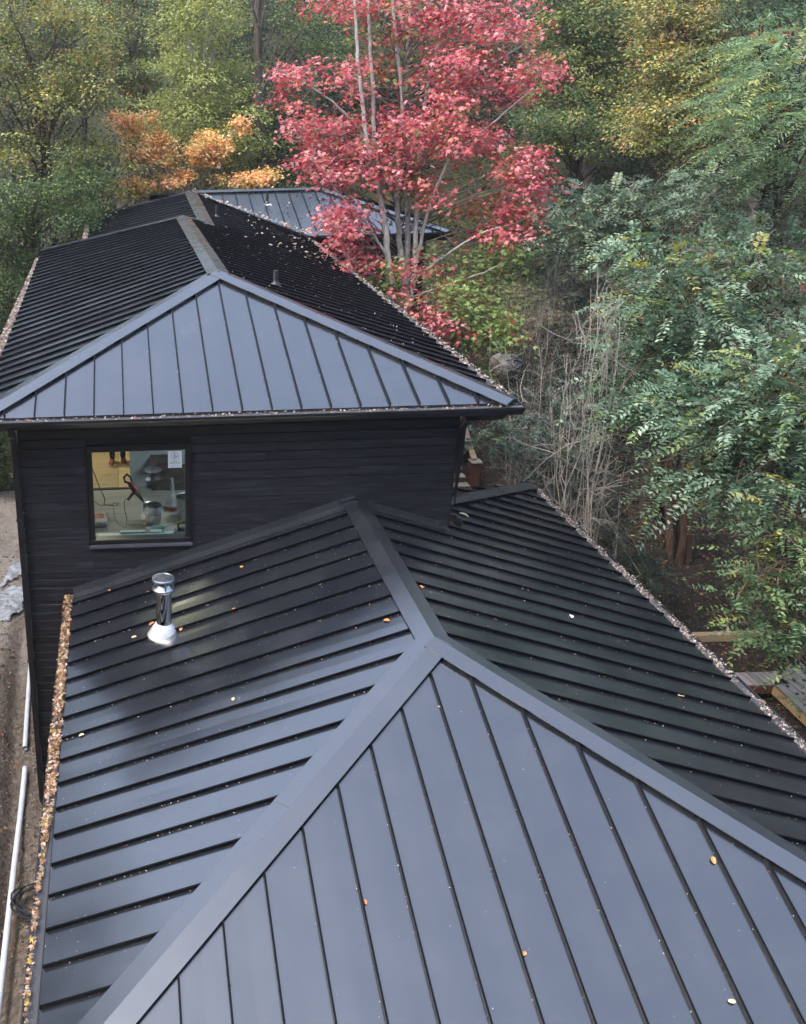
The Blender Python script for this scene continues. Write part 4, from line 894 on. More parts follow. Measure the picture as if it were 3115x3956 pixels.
stem([(1600, 1080), (1700, 1000), (1850, 900), (2000, 860), (2130, 800)], (24.1, 22.5), .035)
stem([(1590, 1150), (1700, 1110), (1850, 1060), (1960, 1010)], (24.1, 22.8), .03)
stem([(1500, 1000), (1420, 860), (1330, 780), (1240, 640)], (23.8, 22.4), .035)
stem([(1440, 560), (1300, 400), (1150, 300), (1060, 262)], (23.8, 23), .035)
stem([(1638, 400), (1800, 300), (1980, 200), (2110, 110)], (24.5, 24), .035)
stem([(1500, 1080), (1400, 1050), (1320, 960)], (24, 23), .025)
pads = []
red = [([(1170, -60), (1240, 100), (1210, 220), (1060, 270), (1030, 240), (1110, 180), (1140, 90), (1180, 60)], 0),
       ([(1120, 150), (1240, 200), (1380, 250), (1400, 380), (1340, 470), (1200, 380), (1090, 330), (1040, 260)], 16),
       ([(1080, 350), (1160, 420), (1290, 470), (1330, 540), (1240, 590), (1130, 500), (1085, 420)], 11), ([(1075, 455), (1180, 500), (1300, 560), (1280, 600), (1180, 560)], 6),
       ([(1160, -60), (1400, -60), (1420, 60), (1300, 60), (1190, 10)], 9), ([(1450, -60), (1720, -60), (1700, 120), (1560, 150), (1450, 60)], 12),
       ([(1640, 60), (1790, -60), (2100, -60), (2080, 30), (1980, 180), (1870, 160), (1750, 250), (1650, 240)], 24), ([(1850, 40), (2120, 20), (2140, 110), (2000, 170), (1900, 170)], 10),
       ([(1640, 200), (1790, 180), (1800, 330), (1700, 400), (1620, 330)], 12), ([(1800, 230), (2030, 230), (2150, 190), (2180, 240), (2110, 360), (2030, 430), (1930, 430), (1830, 370)], 22),
       ([(1680, 340), (1800, 340), (1840, 460), (1750, 520), (1660, 450)], 11), ([(1420, 440), (1560, 430), (1640, 480), (1650, 560), (1560, 640), (1400, 640), (1370, 560)], 18),
       ([(1170, 620), (1290, 560), (1420, 590), (1430, 700), (1300, 760), (1200, 720)], 20), ([(1400, 600), (1560, 600), (1560, 680), (1430, 700)], 8),
       ([(1640, 560), (1740, 600), (1790, 500), (1930, 480), (1890, 560), (1800, 620), (1700, 640)], 15), ([(1240, 760), (1400, 800), (1450, 900), (1380, 960), (1290, 940), (1250, 850)], 20),
       ([(1280, 930), (1420, 930), (1450, 1010), (1400, 1060), (1310, 1010)], 9), ([(1560, 1040), (1680, 1050), (1640, 1100), (1560, 1090)], 3), ([(1480, 1040), (1560, 1060), (1580, 1180), (1500, 1180)], 2), ([(1590, 1180), (1700, 1170), (1740, 1260), (1690, 1330), (1600, 1240)], 9),
       ([(1930, 640), (2060, 600), (2120, 660), (2010, 720), (1930, 700)], 9), ([(1900, 760), (2060, 710), (2170, 690), (2170, 740), (2040, 830), (1900, 850)], 14), ([(1860, 900), (2060, 870), (2100, 900), (1990, 950), (1870, 950)], 8),
       ([(1600, 700), (1700, 680), (1760, 780), (1640, 800)], 4), ([(1290, 1010), (1400, 1040), (1390, 1090), (1300, 1060)], 3)]
for i, (pl, n_) in enumerate(red): pads += fill(pl, int(n_*1.0), (22.3, 24.6), (.28, .55), seed=i)
crown('crown', pads, RDP, .12, 10, .19, M['leaf'], rmt, MP, dens=40, seed=1, sig=.55, flat=.6, droop=.25)
mixp = []
for i, (pl, n_) in enumerate([([(1320, -40), (1660, -40), (1660, 420), (1450, 420), (1340, 200)], 22), ([(1330, 420), (1460, 420), (1500, 640), (1380, 620)], 5), ([(1430, 640), (1720, 640), (1740, 860), (1400, 900)], 12), ([(1780, 900), (1960, 760), (2060, 900), (1860, 1080)], 9), ([(1760, 640), (1940, 620), (2080, 880), (1780, 980)], 18), ([(1640, 420), (1960, 430), (1900, 640), (1700, 560)], 8)]):
    mixp += fill(pl, n_, (23.4, 25.4), (.3, .6), seed=40+i)
crown('crown', mixp, RMX, .13, 7, .2, M['leaf'], rmt, MP, dens=30, seed=2, sig=.6, flat=.7, droop=.25)['label'] = 'thin olive and red inner leaves'
lowp = []
for i, (pl, n_) in enumerate([([(1660, 980), (1880, 920), (1990, 1020), (1900, 1180), (1700, 1160)], 20), ([(1720, 1190), (1900, 1180), (2010, 1280), (1880, 1370), (1740, 1340)], 22), ([(1440, 1020), (1540, 1030), (1540, 1220), (1460, 1180)], 7), ([(1850, 980), (2010, 960), (2080, 1020), (1950, 1090)], 7), ([(1790, 1390), (1880, 1390), (1890, 1440), (1830, 1470)], 4)]):
    lowp += fill(pl, n_, (22.6, 24.6), (.3, .5), seed=60+i)
crown('crown', lowp, RGN, .125, 7, .19, M['leaf'], rmt, MP, dens=64, seed=3, sig=.5, flat=.55, droop=.25)['label'] = 'low green leaves turning red'
limbs('branches', bs+(0, 0, 1.5), at(1570, -100, 24.3), pads+mixp+lowp, .02, M['mapletwig'], rmt, 3, 5, low=.12, back=.06)

# left woods
def gbase(px, py, D):
    p = at(px, py, D); p[2] = gz(p[0], p[1]); return p
def wood_tree(label, trunk, D, r0, polys, pal, seed, size=.125, per=20, tw=.24, dens=25, sig=.32, flat=.5, shell=.25, up=.95, rr=(.55, 1.0), dd=3.0, group=None, name='broadleaf_tree', **kw):
    pads = []
    for i, (pl, n_) in enumerate(polys): pads += fill(pl, max(3, int(n_*1.0)), (D-dd, D+dd*.4), rr, seed=seed*10+i)
    b0 = gbase(trunk[0][0], trunk[0][1], D); t1 = at(trunk[1][0], trunk[1][1], D)
    return tree(name, label, 'tree', b0, t1, r0, pads, pal, size, per, tw, group, seed=seed, dens=dens, every=2, **kw)
wood_tree('big left-edge tree with olive leaves yellowing towards its top', ((235, 1080), (130, 250)), 33, .40,
          [([(-120, -80), (420, -80), (480, 160), (380, 330), (-120, 360)], 44), ([(-120, 350), (400, 330), (420, 440), (120, 480), (-120, 500)], 22), ([(-60, 560), (130, 560), (100, 700), (-80, 720)], 8), ([(250, 500), (400, 470), (420, 640), (290, 680)], 8)],
          P_((OL, 5), (YG, 3), ((.24, .20, .07), 3), (YL, 1.2), (GR, 3), (DG, 1.5)), 1, group='trees of the left woods')
wood_tree('tree with muted olive and orange-tinged leaves left of the yellow-green one', ((470, 1000), (520, -100)), 43, .3,
          [([(340, -90), (760, -90), (720, 130), (600, 330), (460, 400), (330, 250)], 42), ([(430, 250), (660, 250), (640, 420), (480, 430)], 12)],
          P_((OL, 4), (GR, 4), (DG, 2), (YG, 1), ((.30, .18, .06), .8)), 2, size=.13, group='trees of the left woods')
wood_tree('bright yellow-green tree with a thin grey trunk above the rear roof', ((772, 900), (770, -60)), 37.5, .13,
          [([(650, -60), (880, -60), (930, 130), (960, 250), (940, 330), (760, 330), (640, 280), (620, 120)], 40), ([(640, 290), (980, 300), (1000, 470), (860, 560), (700, 420)], 26), ([(560, 400), (720, 400), (760, 560), (600, 600)], 10), ([(780, 480), (1000, 430), (1010, 640), (850, 700), (740, 620)], 18)],
          P_((YG, 6), ((.20, .24, .075), 4), ((.30, .30, .09), 3), (GR, 1.2)), 3, size=.125, dens=26, bark='bark', group='trees of the left woods')
wood_tree('small maple with orange and peach branch tips above the rear roof', ((680, 900), (660, 560)), 34.2, .09,
          [([(440, 430), (520, 430), (590, 500), (700, 620), (700, 680), (560, 640), (430, 560)], 20), ([(480, 600), (560, 600), (560, 660), (480, 650)], 4), ([(730, 560), (940, 470), (930, 530), (860, 600), (800, 680), (680, 720), (670, 690), (760, 650)], 18), ([(850, 700), (1050, 680), (1050, 730), (870, 740)], 9), ([(490, 700), (720, 660), (640, 780), (420, 790)], 10)],
          P_((OR, 5), ((.76, .50, .20), 5), (PK, 2), (YL, 2), (YG, 1.5)), 4, size=.105, per=16, tw=.16, dens=80, rr=(.32, .55), dd=.8, name='orange_maple_tree', bark='bark', shape=MP)
wood_tree('low yellow-green maple filling between the orange branches', ((720, 930), (760, 600)), 37, .08,
          [([(520, 560), (720, 560), (1000, 560), (1010, 700), (800, 790), (470, 760)], 26)], P_((YG, 5), ((.20, .22, .06), 4), (GR, 2), (YL, 1)), 5, size=.11, dens=26, rr=(.45, .75), dd=1.0, bark='bark')
wood_tree('dark green tree right of the yellow-green one by the tall trunk', ((1060, 900), (1080, 300)), 39, .16,
          [([(980, 330), (1200, 380), (1200, 560), (1180, 760), (1000, 760), (960, 560)], 34)], P_((GR, 5), (DG, 4), (OL, 1)), 6, group='trees of the left woods')
wood_tree('tall straight tree with a thick dark trunk rising out of the frame', ((1012, 860), (1005, -450)), 36, .24,
          [([(1070, 0), (1300, 0), (1300, 260), (1110, 240)], 12), ([(900, -260), (1250, -260), (1250, -90), (900, -90)], 12)], P_((OL, 3), (GR, 4), (YG, 1)), 7, dens=26, group='trees of the left woods')
wood_tree('dark green shrubby tree low on the left behind the main roof', ((120, 1300), (130, 800)), 29, .12,
          [([(-60, 720), (360, 700), (400, 860), (160, 960), (-60, 1180)], 40), ([(-60, 1150), (80, 1060), (40, 1260), (-60, 1300)], 8)], P_((GR, 5), (DG, 3), ((.07, .11, .04), 3), (YG, .8)), 8, size=.11, rr=(.45, .9), dd=2)
wood_tree('yellow-flecked green tree behind the left eave', ((330, 1000), (340, 620)), 31, .10,
          [([(250, 640), (520, 560), (520, 760), (380, 860), (240, 880)], 24)], P_((GR, 5), (OL, 3), (YG, 2), (DG, 2)), 9, size=.11, rr=(.45, .9), dd=2)
for i, (px, tp, D, r0, sd_) in enumerate([(60, 60, 48, .22, 21), (330, 330, 50, .2, 22), (600, 600, 50, .25, 23), (880, 880, 49, .2, 24), (1180, 1180, 46, .22, 25), (1420, 1430, 50, .2, 26)]):
    lab = ['dark background tree at the far left edge', 'dark background tree behind the big left-edge tree', 'dark background tree behind the olive one', 'dark background tree behind the yellow-green one', 'dark background tree left of the red maple', 'dark background tree behind the red maple'][i]
    wood_tree(lab, ((px, 900), (tp, -150)), D, r0, [([(px-220, -120), (px+220, -120), (px+200, 500), (px+220, 900), (px-220, 900), (px-200, 400)], 44)], P_(((.020, .036, .017), 5), ((.036, .058, .024), 4), ((.07, .08, .032), 1.5)), sd_, size=.18, per=14, tw=.36, dens=10, rr=(.9, 1.6), dd=3, group='trees at the back of the woods')  # leaf colours darkened so gaps between the front crowns look shaded

for i, (px, D, sd_) in enumerate([(1700, 50, 27), (2000, 49, 28), (2350, 47, 29), (2700, 44, 30), (3050, 40, 35)]):
    lab = ['dark background tree just right of the red maple', 'dark background tree above the green thicket', 'dark background tree behind the vine-draped tree', 'dark background tree behind the gold vine mound', 'dark background tree at the top right corner'][i]
    wood_tree(lab, ((px, 900), (px, -150)), D, .2, [([(px-240, -120), (px+240, -120), (px+240, 560), (px-240, 600)], 46)], P_(((.020, .036, .017), 5), ((.036, .058, .024), 4), ((.07, .08, .032), 1.5)), sd_, size=.18, per=14, tw=.36, dens=10, rr=(.9, 1.6), dd=3, group='trees at the back of the right hillside')  # same darkened leaves, deep shade behind the hillside trees painted in
# hedge at the path
hb = onZ(10, 1925, -4.2); hd_ = thing('arborvitae_hedge', 'dense trimmed green hedge beside the gravel path left of the wall', 'hedge', hb)
hp = [(hb+np.array((dx, dy, h)), .55) for h in (.35, .8, 1.3, 1.8, 2.3) for dx, dy in ((-.1, .2), (-.9, .3), (-1.7, .4), (-2.5, .5), (-.2, .9), (-1.2, 1.0))]
MB().tube([hb+(-.4, .5, -.3), hb+(-.4, .5, 2.2)], [.09, .03], 8).obj('trunk', M['darkbark'], hd_)
crown('foliage', hp, P_((GR, 5), (DG, 3), ((.06, .11, .03), 3)), .075, 12, .10, M['leaf'], hd_, dens=150, seed=9, flat=.9, up=.3)

# right hillside
wood_tree('yellow-green vine-draped tree right of the red maple', ((2300, 700), (2300, -150)), 40, .2,
          [([(2060, -80), (2520, -80), (2530, 130), (2380, 260), (2200, 300), (2060, 160)], 60), ([(2100, 250), (2400, 240), (2450, 420), (2300, 560), (2080, 470)], 38)], P_((YG, 2.5), (OL, 4), (GR, 4), (YL, .8), ((.06, .09, .035), 2)), 31, size=.14, dens=26, rr=(.7, 1.2), group='trees on the right hillside')
wood_tree('mound of yellow and gold vine leaves on the right hillside', ((2700, 900), (2760, 60)), 34, .18,
          [([(2500, -80), (2860, -80), (2900, 200), (2880, 420), (2700, 500), (2540, 350), (2480, 120)], 66), ([(2480, 380), (2860, 430), (2840, 560), (2600, 640), (2440, 560)], 36)], P_((YL, 1.6), (YG, 4), ((.30, .21, .08), 2), (OL, 4), (GR, 1.5), ((.40, .22, .11), .8)), 32, size=.13, dens=26, rr=(.6, 1.1), dd=2.5)
wood_tree('dark green tree in the notch between the vine mound and the feathery fronds', ((2950, 800), (2980, 0)), 31, .16,
          [([(2840, -80), (3160, -80), (3160, 130), (2960, 420), (2860, 500), (2840, 200)], 50)], P_((GR, 4), (DG, 4), ((.05, .08, .05), 3)), 33, size=.12, dens=26, rr=(.5, .9), dd=2)
wood_tree('green thicket tree behind the red maple branches at right', ((2250, 950), (2230, 420)), 37, .12,
          [([(2000, 430), (2260, 420), (2480, 380), (2500, 560), (2300, 640), (2060, 600)], 42), ([(1960, 560), (2120, 560), (2120, 700), (1980, 680)], 8)], P_((GR, 5), ((.07, .10, .04), 4), (YG, 1.6), (DG, 2), (YL, .6)), 34, size=.12, dens=26, rr=(.5, .9), dd=2)
# undergrowth on the far slope
ug = fill([(1640, 960), (2200, 560), (2700, 620), (2600, 900), (2150, 900), (2000, 1400), (1700, 1350)], 90, (28, 36), (.35, .7), seed=70)
bc_ = hit(1960, 1440); ug = [(c, r) for c, r in ug if np.linalg.norm((c-bc_)[:2]) > 1.3]
for k, (c, r) in enumerate(ug): c[2] = gz(c[0], c[1])+r*.2
o = crown('undergrowth', ug, P_(((.15, .16, .075), 4), ((.13, .12, .08), 4), (OL, 4), ((.18, .13, .09), 2), ((.22, .27, .10), 2)), .10, 8, .2, M['leaf'], None, dens=42, seed=70, sig=.6, flat=.6)
o['kind'] = 'stuff'; o['label'] = 'low brown and green undergrowth on the far slope'
ug = []
rg = np.random.default_rng(5)
for k in range(460):
    x, y = rg.uniform(-20, 34), rg.uniform(27, 60)
    ug.append((np.array((x, y, gz(x, y)+.3)), rg.uniform(.7, 1.5)))
for k in range(60):
    x, y = rg.uniform(-24, -7.5), rg.uniform(18, 34); ug.append((np.array((x, y, gz(x, y)+.3)), rg.uniform(.5, 1.1)))
o = crown('forest_floor_growth', ug, P_(((.020, .036, .017), 5), ((.036, .058, .024), 4), ((.07, .08, .032), 1.5)), .19, 8, .35, M['leaf'], None, dens=15, seed=71, sig=.6, flat=.7); o['kind'] = 'stuff'; o['label'] = 'dark leafy growth on the forest floor'  # dark leaf colour carries the shade that lies under the trees

# crape-myrtle like shrubs with leafy sprays, right
FG = P_(((.14, .22, .14), 5), ((.10, .17, .10), 4), ((.22, .30, .21), 3), ((.19, .25, .08), 1.5), ((.34, .32, .09), .35))
def spray_bush(label, base, stems, polys, D, seed, pal=FG, leaf=.14, nl=10, length=.74, dens=9, rr=(.45, .85), dd=2.2, name='spray_leaved_shrub', bark='redbark', group='spray leaved shrubs at right', bias=(-.5, -.5, .15), seeds=True, wid=.45, r0=.07):
    pads = []
    for i, (pl, n_) in enumerate(polys): pads += fill(pl, n_, (D[0], D[1]), rr, seed=seed*10+i)
    b0 = hit(*base) if len(base) == 2 else np.array(base); t = thing(name, label, 'shrub', b0, group); rng = np.random.default_rng(seed)
    for k in range(stems):
        a_ = rng.uniform(0, 6.28); s0 = b0+np.array((math.cos(a_)*.22, math.sin(a_)*.22, -.2)); e_ = pads[rng.integers(len(pads))][0]
        e_ = s0+(e_-s0)*np.array((.55, .55, .8)); P = bent(s0, e_, 9, .12, rng); MB().tube(P, np.linspace(r0, .02, 9), 7).obj('stem', M[bark], t, True)
    mid = np.mean([c for c, r in pads], 0); limbs('twigs', b0+(0, 0, .5), mid+(0, 0, .5), pads, .022, M[bark], t, 1, seed, low=.2)
    fronds('leaf_sprays', pads, pal, leaf, nl, length, M['glossleaf'], t, dens=dens*3.0, seed=seed, bias=bias, wid=wid, flat=.5, shell=.22)
    crown('inner_leaves', pads, P_(((.035, .06, .028), 4), ((.055, .09, .035), 2), ((.025, .04, .02), 3)), leaf*.85, 7, .2, M['leaf'], t, dens=20, seed=seed+4, shell=.8, flat=.7)  # darker palette paints shade into the gaps between the sprays
    if seeds:
        rg_ = np.random.default_rng(seed+6); sel = [pads[i] for i in rg_.choice(len(pads), max(2, len(pads)//3), False)]
        crown('seed_heads', [(c+np.array((rg_.normal()*.3*r, rg_.normal()*.3*r-.3*r, r*.6)), .22) for c, r in sel], P_(((.17, .13, .08), 4), ((.13, .14, .06), 2)), .03, 22, .08, M['dryleaf'], t, dens=90, seed=seed+8, flat=.8)
    return t
spray_bush('upper spray-leaved shrub with silvery green leaves below the gold vine mound', (2750, 1500), 5, [([(2200, 780), (2500, 690), (2760, 640), (2900, 700), (2900, 900), (2500, 960), (2240, 900)], 34), ([(2080, 860), (2300, 780), (2420, 950), (2300, 1060), (2120, 1000)], 16)], (22, 26), 41, P_(((.14, .20, .13), 5), ((.10, .15, .10), 4), ((.20, .25, .14), 2)), leaf=.14)
spray_bush('large spray-leaved shrub reaching the right edge at mid height', (2980, 1900), 5, [([(2380, 950), (3160, 850), (3160, 1300), (2700, 1280), (2480, 1180)], 56)], (18, 23), 42)
spray_bush('spray-leaved shrub with long arching branches in the middle of the right side', (2560, 1980), 5, [([(2420, 1130), (2760, 1180), (2900, 1360), (2560, 1440), (2420, 1300)], 26), ([(2380, 1400), (2700, 1400), (2800, 1580), (2560, 1660), (2380, 1560)], 26), ([(2400, 1600), (2520, 1630), (2480, 1700), (2400, 1690)], 4)], (18, 21.5), 43)
spray_bush('near spray-leaved shrub hanging over the bare soil at the right edge', (3000, 2250), 6, [([(2700, 1500), (3160, 1330), (3160, 1720), (2790, 1720), (2660, 1640)], 40), ([(2760, 1690), (3160, 1700), (3160, 1900), (2860, 1920), (2720, 1850)], 30), ([(2640, 1820), (2740, 1800), (2740, 1940), (2660, 1930)], 3)], (15.5, 19), 44, leaf=.135, nl=11, length=.78)
spray_bush('lowest spray-leaved shrub above the timber beam', (3080, 2520), 5, [([(2930, 1960), (3160, 1900), (3160, 2240), (2980, 2260), (2900, 2140)], 26), ([(2900, 2260), (3160, 2220), (3160, 2520), (3030, 2560), (2900, 2440)], 22), ([(2800, 2240), (2900, 2200), (2920, 2300), (2840, 2330)], 4), ([(3060, 2550), (3160, 2500), (3160, 2740), (3090, 2660)], 6)], (14.5, 17), 45, leaf=.12, nl=8, length=.52, rr=(.3, .55), pal=P_(((.12, .20, .09), 5), ((.09, .15, .07), 3), ((.17, .25, .09), 3), ((.30, .28, .07), .6)))
spray_bush('low blue-green shrub below the main roof corner', (2200, 2000), 5, [([(1880, 1640), (2100, 1560), (2330, 1700), (2450, 1980), (2380, 2150), (2220, 1960), (2080, 1860), (1900, 1800)], 40), ([(2330, 2020), (2450, 2040), (2540, 2220), (2520, 2380), (2440, 2240)], 12)], (19.5, 22), 46, P_(((.035, .07, .055), 5), ((.05, .085, .07), 4), ((.07, .10, .05), 1.5)), leaf=.085, length=.45, rr=(.35, .6), seeds=False, bark='twig', dens=20)
spray_bush('blue-green shrub behind the bare twiggy bushes', (2150, 1650), 5, [([(2060, 1380), (2250, 1200), (2420, 1250), (2400, 1500), (2200, 1640), (2060, 1600)], 30), ([(2060, 960), (2300, 960), (2400, 1200), (2200, 1230), (2050, 1120)], 22)], (23.5, 27), 47, P_(((.045, .075, .055), 5), ((.065, .095, .065), 4), ((.09, .11, .06), 2)), leaf=.095, length=.5, rr=(.4, .7), bark='twig', dens=15)

tb = hit(2625, 2150); tk = thing('cut_back_shrub', 'cluster of bare reddish trunks on the open soil under the spray-leaved shrubs', 'shrub', tb)
for k in range(6):
    a_ = k*1.05; s0 = tb+np.array((.17*math.cos(a_), .17*math.sin(a_), -.2)); MB().tube(bent(s0, s0+np.array((.35*math.cos(a_), .3*math.sin(a_)+.5, 2.9)), 9, .1), np.linspace(.095, .04, 9), 9).obj('trunk', M['redbark'], tk, True)
# feathery fronds top right
def sumac(label, base, polys, D, seed, pal, red_=True, fl_=.15, nl_=16, len_=1.1):
    pads = []
    for i, (pl, n_) in enumerate(polys): pads += fill(pl, n_, D, (.35, .6), seed=seed*10+i)
    b0 = hit(*base); t = thing('sumac_tree', label, 'tree', b0, 'sumac trees at the top right'); mid = np.mean([c for c, r in pads], 0)
    MB().tube(bent(b0-(0, 0, .2), mid, 10, .1), np.linspace(.08, .03, 10), 8).obj('trunk', M['darkbark'], t, True)
    limbs('branches', b0, mid+(0, 0, .4), pads, .03, M['darkbark'], t, 1, seed)
    fronds('fronds', pads, pal, fl_, nl_, len_, M['leaf'], t, dens=40, seed=seed, bias=(-.9, -.2, .1), wid=.26, droop=.45)
    if red_: fronds('seed_plumes', pads[::4], P_(((.20, .03, .02), 3), ((.12, .02, .015), 2)), .06, 12, .4, M['dryleaf'], t, dens=16, seed=seed+2, bias=(0, 0, 1.), wid=.6, droop=.1)['kind'] = 'stuff'
sumac('feathery sumac with pale green fronds and dark red plumes in the top right corner', (3000, 1500), [([(2960, 100), (3160, 0), (3160, 380), (3000, 420), (2900, 250)], 20), ([(3000, 400), (3160, 380), (3160, 560), (2980, 560)], 9)], (18, 21), 51, P_(((.20, .29, .15), 4), ((.16, .24, .14), 4), ((.36, .38, .14), 2)))
sumac('lower sumac fronds lying over the spray-leaved shrubs', (2900, 1500), [([(2680, 420), (2960, 300), (3160, 560), (3160, 720), (2860, 640), (2700, 560)], 26)], (20, 23), 52, P_(((.17, .25, .13), 4), ((.21, .30, .14), 4), ((.12, .18, .10), 2)), False)

# bare twiggy bushes
def bare(label, base, tips, D, seed, n=26, r=.016, mat='twig', group='bare twiggy bushes'):
    b0 = at(base[0], base[1], D); b0[2] = gz(b0[0], b0[1]); rg_ = np.random.default_rng(seed); t = thing('bare_bush', label, 'bush', b0, group); mb = MB()
    for k in range(n):
        tx, ty, s_ = tips[rg_.integers(len(tips))]; e_ = at(tx+rg_.normal()*s_, ty+rg_.normal()*s_, D+rg_.normal()*.5); s0 = at(base[0]+rg_.normal()*base[2], base[1], D+rg_.normal()*.3); s0[2] = gz(s0[0], s0[1])-.05
        P = bent(s0, e_, 12, .10, rg_, .02); mb.tube(P, np.linspace(r*rg_.uniform(.7, 1.3), .005, 12), 5, caps=False)
        for _ in range(9):
            i_ = rg_.integers(3, 11); d = norm(P[i_]-P[i_-1]+rg_.normal(size=3)*.6*np.linalg.norm(P[i_]-P[i_-1])*2.2); L = rg_.uniform(.35, 1.1); Q = bent(P[i_], P[i_]+d*L+(0, 0, .15*L), 6, .25, rg_); mb.tube(Q, np.linspace(.008, .003, 6), 4, caps=False)
            for _ in range(4):
                j_ = rg_.integers(1, 5); mb.tube(bent(Q[j_], Q[j_]+rg_.normal(size=3)*.22+(0, 0, .05), 4, .3, rg_), [.004, .003, .003, .002], 3, caps=False)
    mb.obj('branches', M[mat], t, True)
bare('tall bare bush with slender grey stems behind the main roof corner', (2090, 1330, 35), [(2060, 950, 60), (2150, 900, 50), (2200, 850, 40)], 23.5, 61, 16)
bare('dense tangle of bare grey twigs in front of the spray-leaved shrubs', (2300, 1900, 70), [(2260, 1250, 60), (2360, 1100, 50), (2420, 1180, 40), (2200, 1400, 60), (2420, 1350, 50)], 18.6, 62, 19, .014)
bare('sprawling bare twigs above the main roof corner', (2120, 1850, 60), [(1980, 1350, 80), (2080, 1500, 80), (2200, 1600, 90), (2000, 1640, 70)], 20.5, 63, 16)

# trees around and behind, seen in reflections and shading the yard
def surround(x, y, h, r, seed, pal, lab, grp):
    rg_ = np.random.default_rng(seed); b0 = np.array((x, y, gz(x, y))); n_ = int(14+h*.9); pads = []
    for k in range(n_):
        f = rg_.uniform(.18, 1); a_ = rg_.uniform(0, 6.28); rr = r*(1-.6*abs(f-.5))*rg_.uniform(.2, .75); pads.append((b0+np.array((math.cos(a_)*rr, math.sin(a_)*rr, h*f)), rg_.uniform(.34, .46)*r))
    return tree('woodland_tree', lab, 'tree', b0, b0+(0, 0, h), .3, pads, pal, .42, 9, .5, grp, seed=seed, dens=9, every=2)
PL = P_(((.022, .042, .018), 5), ((.045, .075, .028), 3)); masters = [surround(-17, 2, 17, 4.2, 301, PL, 'tall dark green woodland tree standing round the clearing', 'woodland trees round the clearing'), surround(-16, 12, 19, 4.4, 302, PL, 'tall dark green woodland tree standing round the clearing', 'woodland trees round the clearing')]
def copytree(o, loc, rz, s):
    c = o.copy(); COL.objects.link(c); c.location = loc; c.rotation_euler = (0, 0, rz); c.scale = (s, s, s)
    for ch in list(o.children):
        d = ch.copy(); COL.objects.link(d); d.parent = c
rg = np.random.default_rng(8)
spots = [(-19, -7), (-20, 7), (-21, 18), (-19, 25), (-15, 31), (-23, 32), (-14, -15), (-7, -21), (0, -23), (7, -21), (14, -17), (19, -9), (21, -1), (21, 8), (24, 17), (-24, -2), (-25, 12), (-22, -14), (-4, -26), (4, -27), (11, -24), (-11, -25), (-17, -20), (17, -14), (18, -20), (-10, -17), (-3, -19), (4, -18), (10, -19)]
for i, (x, y) in enumerate(spots): copytree(masters[i % 2], (x, y, float(gz(x, y))), rg.uniform(0, 6.28), rg.uniform(.9, 1.2))
# ---------------------------------------------------------------- fallen leaves and debris
TANP = P_(((.46, .31, .20), 5), ((.56, .42, .31), 4), ((.33, .17, .09), 3), ((.50, .34, .08), 1.5), ((.25, .13, .08), 2), ((.60, .46, .36), 2))
PINKP = P_(((.40, .34, .29), 5), ((.50, .45, .40), 3), ((.32, .23, .19), 3), ((.38, .17, .11), .5))
def scatter(name, P, size, pal, label, up=1.0, shape=MP, seed=0, kind='stuff', mat='dryleaf', lift=.006):
    rng = np.random.default_rng(seed+500); n = len(P); P = P+np.array([0, 0, lift]); Nr = norm(rng.normal(size=(n, 3))*(.55/up)+np.array([0, 0, 1.])); T = norm(rng.normal(size=(n, 3)))
    sh = shape.copy(); sh[:, 2] = sh[:, 2]*2.2+np.abs(sh[:, 0])*.25
    o = leaves(name, P, Nr, T, size*rng.uniform(.55, 1.3, n), sh, pick(pal, n, rng)*rng.uniform(.75, 1.2, (n, 1)), M[mat], None)
    o['kind'] = kind; o['label'] = label; return o
def gutterleaves(x0, x1, y0, y1, z, n, size, label, seed, pal=TANP, dens=None, shape=MP):
    rng = np.random.default_rng(seed+90); X = rng.uniform(x0, x1, n); Y = rng.uniform(y0, y1, n)
    if dens is not None:
        k = rng.random(n) < dens(X, Y); X, Y = X[k], Y[k]
    Z = z+np.abs(rng.normal(0, .014, len(X))); return scatter('gutter_leaves', np.stack([X, Y, Z], 1), size, pal, label, .75, shape, seed)
dl = lambda X, Y: (.58+.42*np.sin(Y*7.0)*np.sin(Y*2.3+1))*np.clip((.066-np.abs(X+W+.072+.036*sst(-.3, -2.2, Y)))/.02, 0, 1)*np.where(np.abs(X+W+.072+.036*sst(-.3, -2.2, Y)) < .066-.046*sst(.2, -2.2, Y), 1, 0)*(1-.3*sst(0, -2.4, Y))
gutterleaves(-W-.138, -W-.006, -W, YW-.05, .0, 5200, .050, 'tan and orange leaves filling the left gutter of the lower roof', 1, dens=dl)
gutterleaves(W+.004, W+.13, -2.5, YB, -.018, 2400, .030, 'pale dry leaves lining the right gutter of the lower roof', 2, PINKP, dens=lambda X, Y: .62+.38*np.sin(Y*5.1)*np.sin(Y*1.7))
gutterleaves(XL+.3, XR-.1, YE-.13, YE-.02, ZU-.035, 260, .045, 'scattered dry leaves in the front gutter of the main roof', 3, PINKP, shape=OV)
gutterleaves(XL-.13, XL-.01, YE+1, L1, ZU+.03, 3000, .06, 'dry leaves filling the left gutter of the main roof', 4, PINKP)
bpy.data.objects['gutter_leaves.003'].rotation_euler = (math.atan2(.2158, L1-YE-1), 0, 0) if False else (0, 0, 0)
gutterleaves(XR+.01, XR+.13, YE+.3, YE3-.2, ZU-.012, 1100, .04, 'pale dry leaves filling the right gutter of the main roof', 5, PINKP)
gutterleaves(X2-.12, X2-.005, L1, L2, ZU+.32, 900, .06, 'dry leaves in the left gutter of the rear roof', 6, PINKP)
rng = np.random.default_rng(3)
